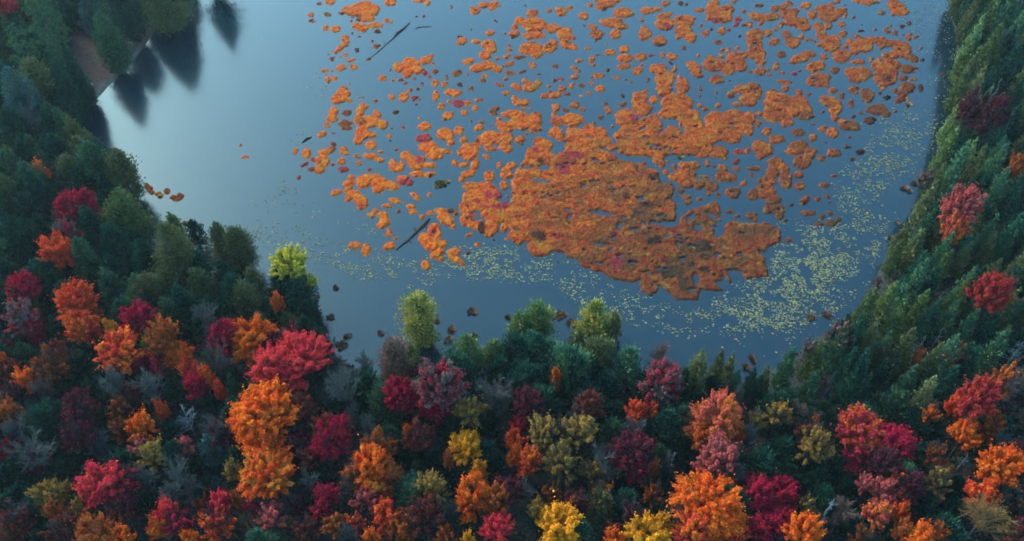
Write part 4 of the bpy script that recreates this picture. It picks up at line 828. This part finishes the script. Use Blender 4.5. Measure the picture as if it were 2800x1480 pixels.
(2100, 0): """C og 1050 60 150 160;C yg 1110 90 140 180;C yg 1030 210 140 180;C mi 1210 60 140 180;C mi 1230 180 130 170;C yg 1110 270 160 180;C yg 990 300 120 150;C og 1010 370 140 170;C dg 1200 350 130 170;C yg 960 460 120 160;B bg 1190 190 80 120;N gy 1150 450 70 140;S mg 1050 500 140 110 |slope magenta tree;
S mg 1150 560 160 130;C yg 930 620 130 160;C og 1010 600 130 160;C yg 900 760 130 170;C yg 1000 800 120 200;C mi 1100 650 130 170;C dg 1150 730 120 160;C mi 920 900 130 150;C og 840 930 130 100;D am 1240 860 100 190 |edge amber tree;D pk 990 1020 200 110 |bright slope maple;D pr 960 1110 140 110;D ro 950 1180 100 90;
C mi 1150 960 140 170;C dg 1230 1020 110 150;C og 800 1010 120 140;C og 680 1190 140 170;C mi 790 1150 120 160;C og 740 1250 120 150;C mi 880 1270 130 160;C mi 1100 1180 130 170;C dg 1200 1160 120 160;C og 1090 1280 130 160;C yg 880 1340 110 130;S bf 800 890 90 60;C mi 1060 900 110 150;C dg 1080 1060 110 150;
C mi 1190 1270 120 150;C og 980 1300 110 140;C dg 1090 430 110 150;C dg 1240 480 100 160;C dg 1200 640 110 150;C dg 1040 700 100 150;C og 990 -40 130 190;C dg 1100 -30 130 190;C mi 1220 -60 130 190;C mi 1130 180 110 160;C og 1010 130 100 140;C dg 1020 960 110 130;C mi 1000 1240 110 150;C yg 640 1290 110 140;C mi 1160 810 110 150;C og 1040 1130 100 140"""}
for (ox, oy), s in T.items():
    for e in s.replace('\n', '').split(';'):
        e = e.strip()
        if not e: continue
        mk = None
        if '|' in e: e, mk = [q.strip() for q in e.split('|')]
        q = e.split(); x, y, w_, h_ = map(float, q[2:6])
        plant(q[0], q[1], ox+x*K, oy+y*K, w_*K, h_*K, mk)
print('hero trees', len(TREEPOS))
# fill the gaps between them, and a rim outside the frame, with lower darker growth
rng = np.random.default_rng(8); nf = 0; nof = 0
cand = []
for u in np.arange(-200, 3010, 34):
    for v in np.arange(-300, 1680, 30): cand.append((u+rng.uniform(-15, 15), v+rng.uniform(-13, 13)))
rng.shuffle(cand)
for u, v in cand:
    x, y = at(u, v, 3.5)
    inframe = -30 < u < 2830 and -30 < v < 1500
    if float(-poly_sd(np.array([x]), np.array([y]), LAKE)[0]) < 2.0: continue
    if inframe and poly_sd(np.array([x]), np.array([y]), LITTER)[0] > -1: continue
    need = 3.1 if inframe else 4.6
    if any((x-a)**2+(y-b)**2 < (need if inframe else need+.25*c)**2 for a, b, c in TREEPOS): continue
    if not inframe and (v < -330 and 700 < u < 2400 or nof > 110): continue
    right = u > 2050 and v < 1050 or v < 700 or u < 740 and v < 840
    if right: kc = [('C', 'dg'), ('C', 'mi'), ('C', 'dg'), ('C', 'og')][rng.integers(4)]
    else: kc = [('C', 'dg'), ('S', 'br'), ('B', 'gy'), ('C', 'mi'), ('C', 'dg'), ('S', 'mg'), ('C', 'dg'), ('C', 'mi'), ('C', 'dg'), ('B', 'pg')][rng.integers(10)]
    _, _, d = proj(x, y, 3.5); wpx = rng.uniform(4.2, 6.6)*F/d
    plant(kc[0], kc[1], u, v, wpx, wpx*1.25, None, True); nf += 1; nof += not inframe
print('fillers', nf, nof)
# undergrowth on the forest floor
rng = np.random.default_rng(9)
ux = rng.uniform(-185, 200, 60000); uy = rng.uniform(38, 260, 60000)
sd = -poly_sd(ux, uy, LAKE); U, V, _ = proj(ux, uy, 1); lt = poly_sd(ux, uy, LITTER)
kp = (sd > .4) & (U > -250) & (U < 3050) & (V > -250) & (V < 1750) & (lt < 0) & (vnoise(ux/3, uy/3, 81) > .35)
ux, uy = ux[kp][:16000], uy[kp][:16000]; uz = height(ux, uy); n = len(ux); m = 6
c = np.stack([ux, uy, uz], 1)[:, None]+rng.normal(0, 1, (n, m, 3))*np.array([.5, .5, .28])+np.array([0, 0, .5]); c = c.reshape(-1, 3)
nn = unit(rng.normal(0, .6, c.shape)+[0, 0, 1]); pal = np.array([srgb(40, 62, 44), srgb(66, 80, 50), srgb(96, 60, 44), srgb(70, 46, 40), srgb(120, 84, 50), srgb(52, 66, 60)])
pc = np.repeat(pal[rng.integers(0, 6, n)], m*4, 0)*np.repeat(rng.uniform(.6, 1.2, n*m), 4)[:, None]
V_ = leafquads(c, nn, rng.uniform(.22, .45, len(c)), .6, rng)
o = link(bpy.data.objects.new('undergrowth', qmesh('undergrowth', V_, np.arange(len(V_)).reshape(-1, 4), M_TONE, False, pc)))
tag(o, 'low dark tangled undergrowth covering the forest floor between the trees', 'undergrowth', kind='stuff')
# fallen leaves and needles on the open bank
k = 2600; q = LITTER.mean(0); lx = rng.normal(q[0], 12, k*4); ly = rng.normal(q[1], 14, k*4); ok = (poly_sd(lx, ly, LITTER) > .2) & (-poly_sd(lx, ly, LAKE) > .3)
lx, ly = lx[ok][:k], ly[ok][:k]; c = np.stack([lx, ly, height(lx, ly)+.06], 1)
pal = np.array([srgb(150, 72, 50), srgb(112, 54, 46), srgb(176, 96, 56), srgb(90, 66, 50)])
V_ = leafquads(c, unit(rng.normal(0, .25, c.shape)+[0, 0, 1]), rng.uniform(.1, .26, len(c)), .7, rng)
o = link(bpy.data.objects.new('leaf_litter', qmesh('leaf_litter', V_, np.arange(len(V_)).reshape(-1, 4), M_TONE, False, np.repeat(pal[rng.integers(0, 4, len(c))], 4, 0))))
tag(o, 'reddish brown fallen leaves strewn over the open left bank', 'leaf litter', kind='stuff')
import collections
print(collections.Counter(o.name.split('.')[0] for o in bpy.data.objects if o.parent is None))
# ------------------------------------------------------------------ a label for every single thing
LANDMARKS += [('thick log', 1130, 640), ('thin trunk', 1080, 100), ('yellow bush', 1857, 415), ('dark hummock', 1203, 503), ('boulder', 245, 233), ('driftwood', 840, 380), ('curved twig', 1160, 74)]
big = [i for i in ITEMS if i['k'] == 'mat'][:14]
def outline(i):
    c = comps[big.index(i)]; return MU[c[:, 0], c[:, 1]], MV[c[:, 0], c[:, 1]]
BIGN = {}
def own(o, label): o['label'] = label
for i in ITEMS:
    if i.get('mark'): own(i['o'], LONG[i['mark']]); i['done'] = True
GREAT = ITEMS[0]; own(GREAT['o'], 'great ragged orange brown plant mat, the largest one, with dark tufts and yellow dots'); GREAT['done'] = True
for i in ITEMS:
    if i['d'].startswith('bright yellow bush'): own(i['o'], 'bright yellow bush standing on the orange mats, larger than the golden tufts'); i['done'] = True
    if i['d'].startswith('dark hummock'): own(i['o'], 'dark hummock topped with yellow grass, alone in open water between orange mats'); i['done'] = True
ORD = ['', 'second', 'third', 'fourth', 'fifth', 'sixth', 'seventh', 'eighth', 'ninth', 'tenth', 'eleventh', 'twelfth', 'thirteenth', 'fourteenth', 'fifteenth', 'sixteenth', 'seventeenth', 'eighteenth', 'nineteenth', 'twentieth']
LANDMARKS += [('shore reeds', 1290, 900), ('water corner', 2080, 930), ('far channel', 2560, 60), ('narrow bay', 960, 900), ('open water', 560, 380)]
NOTNEAR = {'open water', 'far channel', 'water corner', 'shore reeds'}
def phrase(i, skip=0):
    near = sorted((q for q in LANDMARKS if q[0] not in NOTNEAR), key=lambda q: math.hypot(q[1]-i['u'], (q[2]-i['v'])*1.2))[skip]
    du, dv = i['u']-near[1], i['v']-near[2]
    if abs(dv) > abs(du)*.8: return near, ('above' if dv < 0 else 'below')+' the '+near[0]
    best = None
    for q in LANDMARKS:
        if q is near: continue
        a = abs(math.atan2(q[2]-near[2], q[1]-near[1])-math.atan2(dv, du)); a = min(a, 6.283-a); dd = math.hypot(q[1]-near[1], q[2]-near[2])
        s = a*600+dd*.5
        if a < 1.1 and (best is None or s < best[0]): best = (s, q)
    if best is None: return near, 'beside the '+near[0]+', towards the photo edge'
    return near, 'beside the '+near[0]+', towards the '+best[1][0]
words_mat = {'bright orange': 'orange', 'rusty brown orange': 'rusty', 'crimson': 'crimson', 'dark brown': 'dark brown'}
buckets = {}
for i in ITEMS:
    if i.get('done'): continue
    d = i['d']
    for a, b in words_mat.items():
        if i['k'] == 'mat': d = d.replace(a, b)
    d = {'dark brown sedge tussock standing in the water': 'brown sedge tussock', 'small golden yellow tuft growing on the orange mat': 'small golden tuft on the mats'}.get(d, d)
    for sk in range(6):
        near, ph = phrase(i, sk)
        if len(buckets.get((d, ph), ())) < 9: break
    buckets.setdefault((d, ph), []).append((math.hypot(near[1]-i['u'], near[2]-i['v']), i))
for (d, ph), L in buckets.items():
    L.sort(key=lambda q: q[0])
    for n, (_, i) in enumerate(L):
        out = (ORD[n]+' '+d if n else d)+' '+ph
        if len(L) > 1 and n == 0: out = 'first '+out
        if len(out.replace(',', ' ').split()) > 16: out = out.replace('middling ', '').replace('mats ', '')
        own(i['o'], out)
ls = [o['label'] for o in bpy.data.objects if o.get('label')]
print([s for s in ls if len(s.replace('-', ' ').split()) > 16])
print('labels', len(ls), 'distinct', len(set(ls)), 'longest', max(len(s.replace(',', '').split()) for s in ls), 'max in bucket', max(len(L) for L in buckets.values()))
for s in random.sample(ls, 25): print('  ', s)


# thin blue evening haze over the whole valley
hm_, ht, hp = newmat('haze_air'); ht.nodes.remove(hp)
pv = N(ht, 'ShaderNodeVolumePrincipled'); pv.inputs['Density'].default_value = .00007; pv.inputs['Color'].default_value = (.80, .92, 1, 1); pv.inputs['Anisotropy'].default_value = .2
ht.links.new(pv.outputs[0], ht.nodes['Material Output'].inputs['Volume'])
hx, hy0, hy1, hz0, hz1 = 3100, -3400, 3500, -4, 130
V = [(-hx, hy0, hz0), (hx, hy0, hz0), (hx, hy1, hz0), (-hx, hy1, hz0), (-hx, hy0, hz1), (hx, hy0, hz1), (hx, hy1, hz1), (-hx, hy1, hz1)]
Q = [(0, 3, 2, 1), (4, 5, 6, 7), (0, 1, 5, 4), (1, 2, 6, 5), (2, 3, 7, 6), (3, 0, 4, 7)]
ho = link(bpy.data.objects.new('haze', qmesh('haze', V, Q, hm_))); tag(ho, 'thin blue haze hanging over the lake and the woods', 'haze', kind='stuff')
